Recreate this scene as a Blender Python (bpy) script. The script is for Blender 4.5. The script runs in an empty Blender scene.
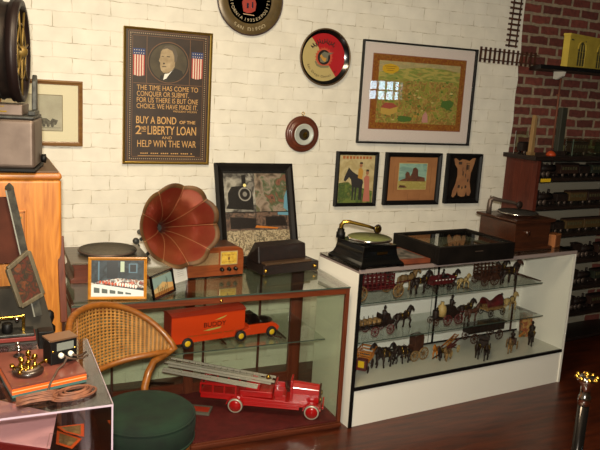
import bpy, bmesh, math, random
from mathutils import Vector, Matrix
random.seed(7)
PI = math.pi
SC = bpy.context.scene
COL = SC.collection
# ------------------------------------------------------------------ camera
CP = Vector((-0.68328717, -4.130693, 1.84))
CR = Vector((0.91155134, -0.40714388, 0.05751532))
CU = Vector((0.02566781, 0.19594686, 0.98027853))
CF = Vector((0.41038435, 0.89209791, -0.18906611))
FPX = 703.588
def at(u, v, x=None, y=None, z=None):
    """world point seen at photo pixel (u, v) on the plane x=, y= or z="""
    d = CF + CR * ((u - 300) / FPX) - CU * ((v - 225) / FPX)
    a, val = (0, x) if x is not None else (1, y) if y is not None else (2, z)
    return CP + d * ((val - CP[a]) / d[a])
cd = bpy.data.cameras.new('camera')
cam = bpy.data.objects.new('camera', cd); COL.objects.link(cam)
cd.sensor_width = 36; cd.lens = FPX / 600 * 36; cd.clip_start = .02
m = Matrix((CR, CU, -CF)).transposed().to_4x4(); m.translation = CP
cam.matrix_world = m
SC.camera = cam
SC.view_settings.view_transform = 'Standard'; SC.view_settings.look = 'None'
SC.view_settings.gamma = 1; SC.view_settings.use_curve_mapping = False
SC.view_settings.exposure = 0
try: SC.cycles.transparent_max_bounces = 32
except Exception: pass
# ------------------------------------------------------------------ materials
def srgb(c):
    if isinstance(c, str):
        c = [int(c[i:i+2], 16) / 255 for i in (0, 2, 4)]
    return tuple(((x / 12.92) if x <= .04045 else ((x + .055) / 1.055) ** 2.4) for x in c[:3]) + (1,)
def mat(name, col, rough=.5, metal=0, col2=None, scale=8, stretch=(1,1,1), bump=0, bscale=60, coat=0, detail=4, lo=.35, hi=.65, spec=.5, sheen=0):
    mt = bpy.data.materials.new(name); mt.use_nodes = True
    nt = mt.node_tree; b = nt.nodes['Principled BSDF']
    b.inputs['Base Color'].default_value = srgb(col)
    b.inputs['Roughness'].default_value = rough; b.inputs['Metallic'].default_value = metal
    b.inputs['Coat Weight'].default_value = coat; b.inputs['Coat Roughness'].default_value = .1
    b.inputs['Specular IOR Level'].default_value = spec
    if sheen:
        b.inputs['Sheen Weight'].default_value = sheen; b.inputs['Sheen Roughness'].default_value = .4
        b.inputs['Sheen Tint'].default_value = srgb(col2 or col)
    tc = nt.nodes.new('ShaderNodeTexCoord'); mp = nt.nodes.new('ShaderNodeMapping')
    mp.inputs['Scale'].default_value = stretch
    nt.links.new(tc.outputs['Object'], mp.inputs[0])
    if col2:
        n = nt.nodes.new('ShaderNodeTexNoise'); n.inputs['Scale'].default_value = scale; n.inputs['Detail'].default_value = detail
        nt.links.new(mp.outputs[0], n.inputs['Vector'])
        r = nt.nodes.new('ShaderNodeValToRGB'); r.color_ramp.elements[0].position = lo; r.color_ramp.elements[1].position = hi
        r.color_ramp.elements[0].color = srgb(col); r.color_ramp.elements[1].color = srgb(col2)
        nt.links.new(n.outputs[0], r.inputs[0]); nt.links.new(r.outputs[0], b.inputs['Base Color'])
    if bump:
        n2 = nt.nodes.new('ShaderNodeTexNoise'); n2.inputs['Scale'].default_value = bscale; n2.inputs['Detail'].default_value = 3
        nt.links.new(mp.outputs[0], n2.inputs['Vector'])
        bp = nt.nodes.new('ShaderNodeBump'); bp.inputs['Strength'].default_value = bump; bp.inputs['Distance'].default_value = .004
        nt.links.new(n2.outputs[0], bp.inputs['Height']); nt.links.new(bp.outputs[0], b.inputs['Normal'])
    return mt
def wood(name, c1, c2, rough=.4, grain='z', coat=.2, scale=5):
    st = {'z': (7, 7, .7), 'x': (.7, 7, 7), 'y': (7, .7, 7)}[grain]
    mt = mat(name, c1, rough, 0, c2, scale, st, .08, 30, coat, 8, .3, .7)
    nt = mt.node_tree; r = [n for n in nt.nodes if n.type == 'VALTORGB'][0]
    n = [n for n in nt.nodes if n.type == 'TEX_NOISE'][0]; n.inputs['Distortion'].default_value = 1.5
    e = r.color_ramp.elements.new(.5); e.color = tuple((a + b) / 2 for a, b in zip(srgb(c1), srgb(c2)))
    return mt
def palette(name, cols, scale=20, rough=.5, stretch=(1,1,1), detail=5, dist=.5):
    """printed picture surface: noise through many stops"""
    mt = mat(name, cols[0], rough, 0, cols[1], scale, stretch, detail=detail)
    nt = mt.node_tree; r = [n for n in nt.nodes if n.type == 'VALTORGB'][0].color_ramp
    n = [n for n in nt.nodes if n.type == 'TEX_NOISE'][0]; n.inputs['Distortion'].default_value = dist
    r.elements[0].position = .3; r.elements[1].position = .7; r.elements[1].color = srgb(cols[-1])
    k = len(cols)
    for i in range(1, k - 1):
        e = r.elements.new(.3 + .4 * i / (k - 1)); e.color = srgb(cols[i])
    return mt
def glass(name, tint='e8f0ea', refl=.0, rough=.01):
    """thin pane: see-through with a mirror reflection that grows at grazing angles"""
    mt = bpy.data.materials.new(name); mt.use_nodes = True; nt = mt.node_tree
    for n in list(nt.nodes):
        if n.type != 'OUTPUT_MATERIAL': nt.nodes.remove(n)
    out = nt.nodes[0]
    t = nt.nodes.new('ShaderNodeBsdfTransparent'); t.inputs[0].default_value = srgb(tint)
    g = nt.nodes.new('ShaderNodeBsdfGlossy'); g.inputs['Roughness'].default_value = rough
    lw = nt.nodes.new('ShaderNodeLayerWeight'); lw.inputs[0].default_value = .5
    pw = nt.nodes.new('ShaderNodeMath'); pw.operation = 'POWER'; pw.inputs[1].default_value = 5
    f = nt.nodes.new('ShaderNodeMath'); f.operation = 'MULTIPLY_ADD'; f.inputs[1].default_value = .95; f.inputs[2].default_value = .035
    nt.links.new(lw.outputs['Facing'], pw.inputs[0]); nt.links.new(pw.outputs[0], f.inputs[0])
    mx = nt.nodes.new('ShaderNodeMixShader')
    src = f.outputs[0]
    if refl:
        a = nt.nodes.new('ShaderNodeMath'); a.operation = 'ADD'; a.inputs[1].default_value = refl; a.use_clamp = True
        nt.links.new(src, a.inputs[0]); src = a.outputs[0]
    nt.links.new(src, mx.inputs[0]); nt.links.new(t.outputs[0], mx.inputs[1]); nt.links.new(g.outputs[0], mx.inputs[2])
    nt.links.new(mx.outputs[0], out.inputs[0])
    return mt
def brick(name, c1, c2, mortar, msize, painted, bw=.205, rh=.081):
    mt = bpy.data.materials.new(name); mt.use_nodes = True; nt = mt.node_tree
    b = nt.nodes['Principled BSDF']; b.inputs['Roughness'].default_value = .55 if painted else .85
    tc = nt.nodes.new('ShaderNodeTexCoord'); sp = nt.nodes.new('ShaderNodeSeparateXYZ'); cb = nt.nodes.new('ShaderNodeCombineXYZ')
    nt.links.new(tc.outputs['Object'], sp.inputs[0]); nt.links.new(sp.outputs[0], cb.inputs[0]); nt.links.new(sp.outputs[2], cb.inputs[1])
    ns = nt.nodes.new('ShaderNodeTexNoise'); ns.inputs['Scale'].default_value = 14; ns.inputs['Detail'].default_value = 3
    nt.links.new(cb.outputs[0], ns.inputs['Vector'])
    va = nt.nodes.new('ShaderNodeVectorMath'); va.operation = 'SCALE'; va.inputs[3].default_value = .02
    vb = nt.nodes.new('ShaderNodeVectorMath'); vb.operation = 'ADD'
    nt.links.new(ns.outputs['Color'], va.inputs[0]); nt.links.new(va.outputs[0], vb.inputs[0]); nt.links.new(cb.outputs[0], vb.inputs[1])
    br = nt.nodes.new('ShaderNodeTexBrick'); br.inputs['Scale'].default_value = 1; br.offset = .5
    br.inputs['Brick Width'].default_value = bw; br.inputs['Row Height'].default_value = rh
    br.inputs['Mortar Size'].default_value = msize; br.inputs['Mortar Smooth'].default_value = .6 if painted else .3
    br.inputs['Color1'].default_value = srgb(c1); br.inputs['Color2'].default_value = srgb(c2); br.inputs['Mortar'].default_value = srgb(mortar)
    nt.links.new(vb.outputs[0], br.inputs['Vector'])
    n2 = nt.nodes.new('ShaderNodeTexNoise'); n2.inputs['Scale'].default_value = 9 if painted else 30; n2.inputs['Detail'].default_value = 6
    nt.links.new(cb.outputs[0], n2.inputs['Vector'])
    r = nt.nodes.new('ShaderNodeValToRGB'); r.color_ramp.elements[0].position = .3; r.color_ramp.elements[1].position = .75
    d = .86 if painted else .55
    r.color_ramp.elements[0].color = (d, d, d, 1); r.color_ramp.elements[1].color = (1, 1, 1, 1)
    nt.links.new(n2.outputs[0], r.inputs[0])
    mx = nt.nodes.new('ShaderNodeMixRGB'); mx.blend_type = 'MULTIPLY'; mx.inputs[0].default_value = 1
    if painted:
        n4 = nt.nodes.new('ShaderNodeTexNoise'); n4.inputs['Scale'].default_value = 17; n4.inputs['Detail'].default_value = 6; nt.links.new(cb.outputs[0], n4.inputs['Vector'])
        r4 = nt.nodes.new('ShaderNodeValToRGB'); r4.color_ramp.elements[0].position = .5; r4.color_ramp.elements[1].position = .62
        nt.links.new(n4.outputs[0], r4.inputs[0]); m4 = nt.nodes.new('ShaderNodeMath'); m4.operation = 'MULTIPLY'
        nt.links.new(r4.outputs[0], m4.inputs[0]); nt.links.new(br.outputs['Fac'], m4.inputs[1])
        x4 = nt.nodes.new('ShaderNodeMixRGB'); x4.inputs[2].default_value = srgb('b0a48c'); nt.links.new(m4.outputs[0], x4.inputs[0]); nt.links.new(br.outputs['Color'], x4.inputs[1])
        src = x4.outputs[0]
    else: src = br.outputs['Color']
    nt.links.new(src, mx.inputs[1]); nt.links.new(r.outputs[0], mx.inputs[2]); nt.links.new(mx.outputs[0], b.inputs['Base Color'])
    inv = nt.nodes.new('ShaderNodeMath'); inv.operation = 'SUBTRACT'; inv.inputs[0].default_value = 1
    nt.links.new(br.outputs['Fac'], inv.inputs[1])
    n3 = nt.nodes.new('ShaderNodeTexNoise'); n3.inputs['Scale'].default_value = 35; n3.inputs['Detail'].default_value = 4
    nt.links.new(cb.outputs[0], n3.inputs['Vector'])
    ad = nt.nodes.new('ShaderNodeMath'); ad.operation = 'MULTIPLY_ADD'; ad.inputs[1].default_value = .5
    nt.links.new(n3.outputs[0], ad.inputs[0]); nt.links.new(inv.outputs[0], ad.inputs[2])
    bp = nt.nodes.new('ShaderNodeBump'); bp.inputs['Strength'].default_value = .35 if painted else .8; bp.inputs['Distance'].default_value = .004
    nt.links.new(ad.outputs[0], bp.inputs['Height']); nt.links.new(bp.outputs[0], b.inputs['Normal'])
    return mt
M = {}
M['oak'] = wood('oak', 'a05c1c', 'c67f30', .4, 'z', .15)
M['oakx'] = wood('oak_cross', '9c581a', 'c07a2e', .4, 'x', .15)
M['cherry'] = wood('cherry', '57240f', '74381c', .4, 'x', .1)
M['cherryz'] = wood('cherry_upright', '4c2010', '6c341c', .4, 'z', .1)
M['walnut'] = wood('walnut', '2e160c', '482412', .35, 'x', .2)
M['mahog'] = wood('mahogany', '4a2012', '64301c', .35, 'x', .2)
M['redpanel'] = wood('red_brown_panel', '44190f', '5c2719', .45, 'z', .05)
M['radio'] = wood('radio_veneer', '6c3014', '8a4820', .35, 'x', .2)
M['bent'] = wood('bentwood', '70400f', '925618', .45, 'x', .1)
M['goldwood'] = wood('golden_wood', 'a8691c', 'c88c36', .35, 'x', .3)
M['black'] = mat('black_paint', '0c0b0b', .5, spec=.25)
M['blackwood'] = mat('black_wood', '0e0c0b', .5, col2='181411', scale=10, spec=.12)
M['blackgloss'] = mat('black_gloss', '080808', .15, coat=.5)
M['iron'] = mat('dark_iron', '1c1310', .55, .3, '2c1d16', 30)
M['ironbrown'] = mat('brown_iron', '3a2018', .55, .2, '52301f', 30)
M['leather'] = mat('dark_leather', '120907', .5, 0, '1e0f0c', 40, bump=.3, bscale=200)
M['white'] = mat('white_laminate', 'e9e6dc', .35)
M['offwhite'] = mat('off_white', 'd9d4c6', .5)
M['paper'] = mat('paper_white', 'e8e4da', .7)
M['cream'] = mat('cream_paper', 'd8cfa8', .7, 0, 'c8bd92', 12)
M['mauve'] = mat('mauve_gray_top', '8e807c', .12, coat=.6)
M['brass'] = mat('brass', 'b8923e', .25, 1)
M['gold'] = mat('gold_trim', 'c0a050', .3, .9)
M['dullgold'] = mat('dull_gold', '8a7848', .35, .8)
M['chrome'] = mat('chrome', 'd0d0d0', .12, 1)
M['steel'] = mat('aged_steel', '7c6c62', .48, .6, '54463e', 6, lo=.3, hi=.7)
M['castiron'] = mat('grey_cast_iron', '4c4c48', .5, .6, '33322f', 30)
M['rubber'] = mat('black_rubber', '100f0f', .7)
M['drum'] = mat('drum_black', '1b1614', .45, .3, '2b211c', 20)
M['green_velvet'] = mat('green_velvet', '08180f', .95, 0, '0f2a19', 7, bump=.15, bscale=60, sheen=.25)
M['greenfelt'] = mat('green_felt', '5c6030', .95, 0, '6c7040', 60)
M['grayfelt'] = mat('grey_felt', '4c463c', .9, 0, '5a5346', 60)
M['redfloor'] = mat('dark_red_cloth', '4a1010', .6, 0, '5c1818', 20)
M['truckorange'] = mat('orange_enamel', 'c83c10', .35, coat=.3)
M['truckroof'] = mat('dark_red_enamel', '8a2412', .4, coat=.2)
M['firered'] = mat('fire_red_enamel', 'b01012', .25, coat=.6)
M['yellow'] = mat('yellow_enamel', 'd8b020', .35)
M['tan'] = mat('tan_paint', '8c6c40', .6, 0, '705430', 30)
M['palegold'] = mat('pale_gold_paint', 'b0945c', .5)
M['toyred'] = mat('toy_red', '64181a', .55, 0, '461214', 30)
M['toyorange'] = mat('toy_orange', 'b06a1c', .55)
M['toybrown'] = mat('toy_brown', '4a241a', .55, 0, '6a3828', 30)
M['orange'] = mat('orange_print', 'd85a14', .5)
M['orangebook'] = mat('orange_cloth', '7c3a1a', .7, 0, '642c14', 14)
M['pink'] = mat('pink_paper', 'f4c2c2', .7)
M['cream2'] = mat('yellow_paint', 'c0a840', .6, 0, 'b09838', 10)
M['darkwin'] = mat('dark_window', '3c3a28', .3, 0, '555238', 40)
M['glass'] = glass('clear_glass', 'fdfefd')
M['gglass'] = glass('greenish_glass', 'f8fcf5', .02)
M['sglass'] = glass('shelf_glass', 'f5f8f5', .05)
M['topglass'] = glass('top_glass', 'f4f8f4', .18)
M['acrylic'] = glass('acrylic', 'f2eef0', .06)
M['acryedge'] = mat('acrylic_edge', 'b9a6b4', .2, coat=.5)
M['picglass'] = glass('picture_glass', 'ffffff', .0)
M['tgray'] = glass('gray_top_glass', 'c8c4c0', .10)
M['glassedge'] = mat('glass_edge', '3c4a42', .2, coat=.4)
M['alu'] = mat('ladder_metal', 'c4beae', .35, .35)
M['floor'] = None
# ------------------------------------------------------------------ mesh builder
class MB:
    def __init__(s, T=None):
        s.v = []; s.f = []; s.mi = []; s.sm = []; s.mats = []; s.cur = 0; s.T = T or Matrix()
    def use(s, mt):
        if mt not in s.mats: s.mats.append(mt)
        s.cur = s.mats.index(mt); return s
    def add(s, vs, fs, smooth=False):
        b = len(s.v); s.v += [s.T @ Vector(p) for p in vs]
        for f in fs:
            s.f.append([b + i for i in f]); s.mi.append(s.cur); s.sm.append(smooth)
        return s
    def box(s, a, b, R=None):
        """box from corner a to corner b (before R)"""
        vs = [Vector((x, y, z)) for z in (a[2], b[2]) for y in (a[1], b[1]) for x in (a[0], b[0])]
        if R is not None: vs = [R @ p for p in vs]
        return s.add(vs, [(0,2,3,1),(4,5,7,6),(0,1,5,4),(2,6,7,3),(0,4,6,2),(1,3,7,5)])
    def cbox(s, c, d, R=None):
        a = Vector(c) - Vector(d) / 2; b = Vector(c) + Vector(d) / 2
        if R is not None:
            Rm = Matrix.Translation(Vector(c)) @ R.to_4x4() @ Matrix.Translation(-Vector(c))
            return s.box(a, b, Rm)
        return s.box(a, b)
    def bar(s, p, q, w, h, up=(0,0,1)):
        """rectangular bar between two points"""
        p, q = Vector(p), Vector(q); d = (q - p).normalized(); u = Vector(up)
        if abs(d.dot(u)) > .98: u = Vector((1, 0, 0))
        a = d.cross(u).normalized(); u = a.cross(d).normalized()
        vs = [e + a * i * w / 2 + u * j * h / 2 for e in (p, q) for i, j in ((-1,-1),(1,-1),(1,1),(-1,1))]
        return s.add(vs, [(3,2,1,0),(4,5,6,7),(0,1,5,4),(1,2,6,5),(2,3,7,6),(3,0,4,7)])
    def tube(s, pts, r, n=10, closed=False, cap=True):
        pts = [Vector(p) for p in pts]; k = len(pts)
        rr = r if isinstance(r, (list, tuple)) else [r] * k
        vs = []; ref = None
        for i, p in enumerate(pts):
            if closed: d = pts[(i + 1) % k] - pts[i - 1]
            else: d = pts[min(i + 1, k - 1)] - pts[max(i - 1, 0)]
            d = d.normalized() if d.length > 1e-9 else Vector((0, 0, 1))
            if ref is None:
                ref = Vector((0, 0, 1)) if abs(d.z) < .9 else Vector((1, 0, 0))
            a = (ref - d * ref.dot(d)).normalized(); ref = a; b = d.cross(a)
            for j in range(n):
                t = 2 * PI * j / n
                vs.append(p + (a * math.cos(t) + b * math.sin(t)) * rr[i])
        fs = []
        for i in range(k if closed else k - 1):
            i2 = (i + 1) % k
            for j in range(n):
                j2 = (j + 1) % n
                fs.append((i * n + j, i * n + j2, i2 * n + j2, i2 * n + j))
        s.add(vs, fs, True)
        if cap and not closed:
            b = len(s.v) - len(vs)
            s.f.append([b + j for j in reversed(range(n))]); s.mi.append(s.cur); s.sm.append(False)
            s.f.append([b + (k - 1) * n + j for j in range(n)]); s.mi.append(s.cur); s.sm.append(False)
        return s
    def cyl(s, p, q, r, n=20, r2=None):
        return s.tube([p, q], [r, r if r2 is None else r2], n)
    def lathe(s, prof, c=(0,0,0), axis='z', n=28, R=None):
        c = Vector(c); vs = []
        for (r, h) in prof:
            for j in range(n):
                t = 2 * PI * j / n; x, y = r * math.cos(t), r * math.sin(t)
                p = Vector((x, y, h)) if axis == 'z' else Vector((h, x, y)) if axis == 'x' else Vector((x, h, -y)) 
                if axis == 'y': p = Vector((x, h, y))
                if R is not None: p = R @ p
                vs.append(c + p)
        k = len(prof); fs = []
        for i in range(k - 1):
            for j in range(n):
                j2 = (j + 1) % n; fs.append((i * n + j, i * n + j2, (i + 1) * n + j2, (i + 1) * n + j))
        s.add(vs, fs, True); b = len(s.v) - len(vs)
        if prof[0] == prof[-1]: return s
        if prof[0][0] > 1e-6: s.f.append([b + j for j in reversed(range(n))]); s.mi.append(s.cur); s.sm.append(False)
        if prof[-1][0] > 1e-6: s.f.append([b + (k - 1) * n + j for j in range(n)]); s.mi.append(s.cur); s.sm.append(False)
        return s
    def torus(s, c, R_, r, axis='z', n=28, k=8):
        c = Vector(c); pts = []
        for j in range(n):
            t = 2 * PI * j / n; x, y = R_ * math.cos(t), R_ * math.sin(t)
            pts.append(c + (Vector((x, y, 0)) if axis == 'z' else Vector((0, x, y)) if axis == 'x' else Vector((x, 0, y))))
        return s.tube(pts, r, k, closed=True)
    def ell(s, c, rad, R=None, n=14, k=9):
        c = Vector(c); vs = []; fs = []
        for i in range(k + 1):
            ph = PI * i / k
            for j in range(n):
                t = 2 * PI * j / n
                p = Vector((rad[0] * math.sin(ph) * math.cos(t), rad[1] * math.sin(ph) * math.sin(t), rad[2] * math.cos(ph)))
                if R is not None: p = R @ p
                vs.append(c + p)
        for i in range(k):
            for j in range(n):
                j2 = (j + 1) % n; fs.append((i * n + j, (i + 1) * n + j, (i + 1) * n + j2, i * n + j2))
        return s.add(vs, fs, True)
    def prism(s, poly, d0, d1, axis='y'):
        """2-D polygon extruded along an axis"""
        def P(a, b, d):
            return (a, d, b) if axis == 'y' else (a, b, d) if axis == 'z' else (d, a, b)
        n = len(poly); vs = [P(a, b, d0) for a, b in poly] + [P(a, b, d1) for a, b in poly]
        fs = [list(range(n)), list(reversed(range(n, 2 * n)))] + [(i, i + n, (i + 1) % n + n, (i + 1) % n) for i in range(n)]
        return s.add(vs, fs)
    def grid(s, fn, nu, nv, smooth=True):
        vs = [fn(i / nu, j / nv) for i in range(nu + 1) for j in range(nv + 1)]
        fs = [(i * (nv + 1) + j, (i + 1) * (nv + 1) + j, (i + 1) * (nv + 1) + j + 1, i * (nv + 1) + j + 1) for i in range(nu) for j in range(nv)]
        return s.add(vs, fs, smooth)
    def flat(s, poly, d):
        """flat printed shape facing -y at depth d"""
        return s.add([(a, d, b) for a, b in poly], [list(range(len(poly)))])
    def disc(s, cx, cz, rx, rz, d, n=24):
        return s.flat([(cx + rx * math.cos(2 * PI * i / n), cz + rz * math.sin(2 * PI * i / n)) for i in range(n)], d)
    def build(s, name, mt=None, parent=None, bevel=0, seg=2, solid=0, label=None, fix=True):
        me = bpy.data.meshes.new(name); me.from_pydata([tuple(p) for p in s.v], [], s.f)
        for i, p in enumerate(me.polygons): p.material_index = s.mi[i]; p.use_smooth = s.sm[i]
        for x in (s.mats or [mt]): me.materials.append(x)
        if fix:
            bm = bmesh.new(); bm.from_mesh(me); bmesh.ops.recalc_face_normals(bm, faces=bm.faces); bm.to_mesh(me); bm.free()
        me.update()
        o = bpy.data.objects.new(name, me); COL.objects.link(o)
        if parent is not None: o.parent = parent
        if solid:
            md = o.modifiers.new('Solidify', 'SOLIDIFY'); md.thickness = solid; md.offset = 0
        if bevel:
            md = o.modifiers.new('Bevel', 'BEVEL'); md.width = bevel; md.segments = seg; md.limit_method = 'ANGLE'
        if label: o['label'] = label
        return o
def tag(o, label, cat, group=None, kind=None):
    if label: o['label'] = label
    if cat: o['category'] = cat
    if group: o['group'] = group
    if kind: o['kind'] = kind
    return o
def thing(name, label, cat, loc=(0,0,0), rz=0, group=None, rx=0):
    o = bpy.data.objects.new(name, None); COL.objects.link(o); o.empty_display_size = .05
    o.location = loc; o.rotation_euler = (rx, 0, rz)
    return tag(o, label, cat, group)
def struct(name, mb, mt=None):
    o = mb.build(name, mt); o['kind'] = 'structure'; return o
def text(s, size, mt, name='lettering', parent=None, loc=(0,0,0), width=None, M4=None, align='CENTER', shear=0, bold=.0, ext=.0004):
    cu = bpy.data.curves.new('t', 'FONT'); cu.body = s; cu.size = size; cu.align_x = align; cu.extrude = ext; cu.offset = bold; cu.shear = shear
    o = bpy.data.objects.new('t', cu); COL.objects.link(o)
    dg = bpy.context.evaluated_depsgraph_get(); me = bpy.data.meshes.new_from_object(o.evaluated_get(dg))
    bpy.data.objects.remove(o)
    if width:
        xs = [v.co.x for v in me.vertices]; w = max(xs) - min(xs)
        k = width / w
        for v in me.vertices: v.co.x *= k
    R = M4 or (Matrix.Translation(Vector(loc)) @ Matrix.Rotation(PI / 2, 4, 'X'))
    me.transform(R); me.materials.clear(); me.materials.append(mt); me.name = name
    o = bpy.data.objects.new(name, me); COL.objects.link(o)
    if parent is not None: o.parent = parent
    return o
def join_texts(objs, name, parent):
    """merge letter meshes into one lettering part"""
    bm = bmesh.new()
    for o in objs: bm.from_mesh(o.data)
    me = bpy.data.meshes.new(name); bm.to_mesh(me); bm.free(); me.materials.append(objs[0].data.materials[0])
    for o in objs: bpy.data.objects.remove(o)
    r = bpy.data.objects.new(name, me); COL.objects.link(r); r.parent = parent
    return r
def copy_tree(o, parent=None):
    c = o.copy(); COL.objects.link(c); c.parent = parent
    for ch in [x for x in bpy.data.objects if x.parent == o]: copy_tree(ch, c)
    return c
# ------------------------------------------------------------------ room shell
M['floor'] = mat('floor_planks', '34140a', .35, 0, '552410', 3, (1.2, 9, 1), .15, 20, coat=.12, detail=7)
wp = brick('painted_brick', 'ebe6d9', 'e7e1d2', 'e1dacb', .0028, True)
rb = brick('red_brick', '824034', '602e27', '9c8a72', .012, False, .185, .073)
mb = MB(); mb.use(M['floor']).box((-2.6, -5.6, -.1), (6.2, .2, 0)); struct('floor', mb)
w = MB()
n = 30
edge = [(2.885 + random.uniform(-.008, .008), 3.0 * i / n) for i in range(n + 1)]
w.use(wp).prism([(-2.6, 0)] + edge + [(-2.6, 3.0)], 0, .2)
w.use(rb).prism([(6.2, 3.0)] + edge[::-1] + [(6.2, 0)], 0, .2)
struct('wall_back', w)
pl = mat('dim_plaster', '6a5c48', .8, 0, '5c4f3e', 5)
struct('wall_left', MB().use(pl).box((-2.8, -5.6, 0), (-2.6, .2, 3)))
struct('wall_right', MB().use(pl).box((6.2, -5.6, 0), (6.4, .2, 3)))
# rear wall with a small transom window
WX, WZ = 5.12, 1.90
wb = MB().use(pl)
wb.box((-2.8, -5.8, 0), (WX - .3, -5.6, 3)); wb.box((WX + .3, -5.8, 0), (6.4, -5.6, 3))
wb.box((WX - .3, -5.8, 0), (WX + .3, -5.6, WZ - .15)); wb.box((WX - .3, -5.8, WZ + .15), (WX + .3, -5.6, 3))
struct('wall_rear', wb)
sky = bpy.data.materials.new('daylight'); sky.use_nodes = True
sb = sky.node_tree.nodes['Principled BSDF']; sb.inputs['Emission Color'].default_value = srgb('b8d8e8'); sb.inputs['Emission Strength'].default_value = 16
wf = MB().use(M['white'])
for i in range(5): wf.cbox((WX - .3 + .15 * i, -5.63, WZ), (.022, .04, .3))
for i in range(3): wf.cbox((WX, -5.63, WZ - .15 + .15 * i), (.62, .04, .022))
wf.use(sky).box((WX - .3, -5.75, WZ - .15), (WX + .3, -5.74, WZ + .15))
struct('window_1', wf)
struct('ceiling', MB().use(mat('ceiling_paint', '8c8474', .8)).box((-2.8, -5.8, 3.0), (6.4, .2, 3.1)))

# ------------------------------------------------------------------ wall pictures
def framed(name, label, x, z, W, H, fw, dep, fm, lip=None, cat='picture frame', top=None, group=None, profile=True):
    """frame hung on the wall, origin at the middle of its bottom edge; returns the root"""
    t = thing(name, label, cat, (x + W / 2, -.004, z), group=group)
    return t, frame_parts(t, W, H, fw, dep, fm, lip)
def frame_parts(t, W, H, fw, dep, fm, lip=None):
    f = MB().use(fm); a = W / 2
    rings = [(0, 0), (0, -dep), (fw * .35, -dep - .003), (fw * .75, -dep * .8), (fw, -dep * .7), (fw, 0)]
    def ring(k):
        i, d = rings[k]
        return [(-a + i, d, i), (a - i, d, i), (a - i, d, H - i), (-a + i, d, H - i)]
    vs = []; fs = []
    for k in range(len(rings)): vs += ring(k)
    K = len(rings)
    for k in range(K):
        k2 = (k + 1) % K
        for j in range(4):
            j2 = (j + 1) % 4; fs.append((k * 4 + j, k * 4 + j2, k2 * 4 + j2, k2 * 4 + j))
    f.add(vs, fs); fr = f.build('frame', None, t)
    if lip:
        l = MB().use(lip[0]); w = lip[1]; i = fw
        for (p, q) in (((-a + i, i), (a - i, i + w)), ((-a + i, H - i - w), (a - i, H - i)), ((-a + i, i), (-a + i + w, H - i)), ((a - i - w, i), (a - i, H - i))):
            l.box((p[0], -dep * .72, p[1]), (q[0], -.002, q[1]))
        l.build('inner_lip', None, t)
    return -dep * .45
def rect(m_, x0, z0, x1, z1, d): m_.flat([(x0, z0), (x1, z0), (x1, z1), (x0, z1)], d)
def blob(m_, cx, cz, rx, rz, d, k=.25, n=16, seed=0):
    rn = random.Random(seed + int(1000 * (cx + 3) + 77 * cz))
    m_.flat([(cx + rx * (1 + rn.uniform(-k, k)) * math.cos(2 * PI * i / n), cz + rz * (1 + rn.uniform(-k, k)) * math.sin(2 * PI * i / n)) for i in range(n)], d)

# 1. liberty loan poster
t, d = framed('framed_poster', 'tall brown war bond poster in thin brass frame with portrait and flag shields', .0587, 1.3591, .516, .7726, .014, .018, M['gold'], cat='poster')
bp_ = mat('poster_brown', '2c2018', .5, 0, '38281c', 14)
tr = mat('poster_trim', '6a4a30', .5); bd = mat('poster_beads', '9a8468', .5)
let = mat('poster_lettering', 'c89a5c', .5); skin = mat('portrait_print', 'b29c7a', .6, 0, '94805f', 30)
dk = mat('portrait_dark', '2a241c', .6); hair = mat('portrait_hair', '5c5244', .6); bg = mat('portrait_background', '544a34', .6, 0, '3c3426', 10)
p = MB().use(bp_); rect(p, -.246, .012, .246, .76, d)
p.use(tr)
for i0, w_ in ((.018, .004), (.042, .003)):
    for a_ in ((-.25 + i0, i0, .25 - i0, i0 + w_), (-.25 + i0, .772 - i0 - w_, .25 - i0, .772 - i0), (-.25 + i0, i0, -.25 + i0 + w_, .772 - i0), (.25 - i0 - w_, i0, .25 - i0, .772 - i0)): rect(p, *a_, d - .0006)
rect(p, -.2, .462, .2, .466, d - .0006); rect(p, -.128, .466, -.124, .735, d - .0006); rect(p, .124, .466, .128, .735, d - .0006)
p.use(bd)
for i in range(38):
    x_ = -.218 + .436 * i / 37
    for z_ in (.031, .741): rect(p, x_ - .003, z_ - .003, x_ + .003, z_ + .003, d - .0006)
for i in range(58):
    z_ = .036 + .7 * i / 57
    for x_ in (-.218, .218): rect(p, x_ - .003, z_ - .003, x_ + .003, z_ + .003, d - .0006)
SH = -.033; q0_ = len(p.v)
p.use(tr); p.disc(0, .62, .121, .117, d - .0008, 40); p.use(dk); p.disc(0, .62, .116, .112, d - .001, 40); p.use(bg); p.disc(0, .62, .108, .105, d - .0012, 40)
q = d - .0014
p.use(dk); p.flat([(-.045, .548), (-.05, .528), (0, .516), (.05, .525), (.088, .556), (.08, .578), (.04, .592), (.012, .57), (-.012, .545)], q)
p.use(M['paper']); p.flat([(-.03, .522), (-.012, .53), (.02, .575), (.034, .588), (.0, .56), (-.022, .556)], q - .0002)
p.use(skin); p.flat([(-.05, .598), (-.043, .575), (-.03, .562), (-.004, .562), (.022, .58), (.036, .6), (.04, .655), (.03, .69), (0, .706), (-.03, .7), (-.046, .68), (-.05, .65), (-.057, .628), (-.048, .618)], q - .0003)
p.use(hair); p.flat([(-.044, .69), (-.02, .715), (.012, .718), (.04, .7), (.052, .665), (.046, .63), (.034, .625), (.032, .66), (.02, .688), (-.01, .7)], q - .0005)
p.use(dk)
p.flat([(-.042, .652), (-.028, .653), (-.028, .656), (-.042, .656)], q - .0006); p.flat([(-.012, .652), (.008, .652), (.008, .656), (-.012, .657)], q - .0006)
p.flat([(-.038, .594), (-.014, .595), (-.014, .599), (-.038, .598)], q - .0006); p.flat([(-.034, .616), (-.028, .608), (-.02, .616), (-.028, .62)], q - .0006)
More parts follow.
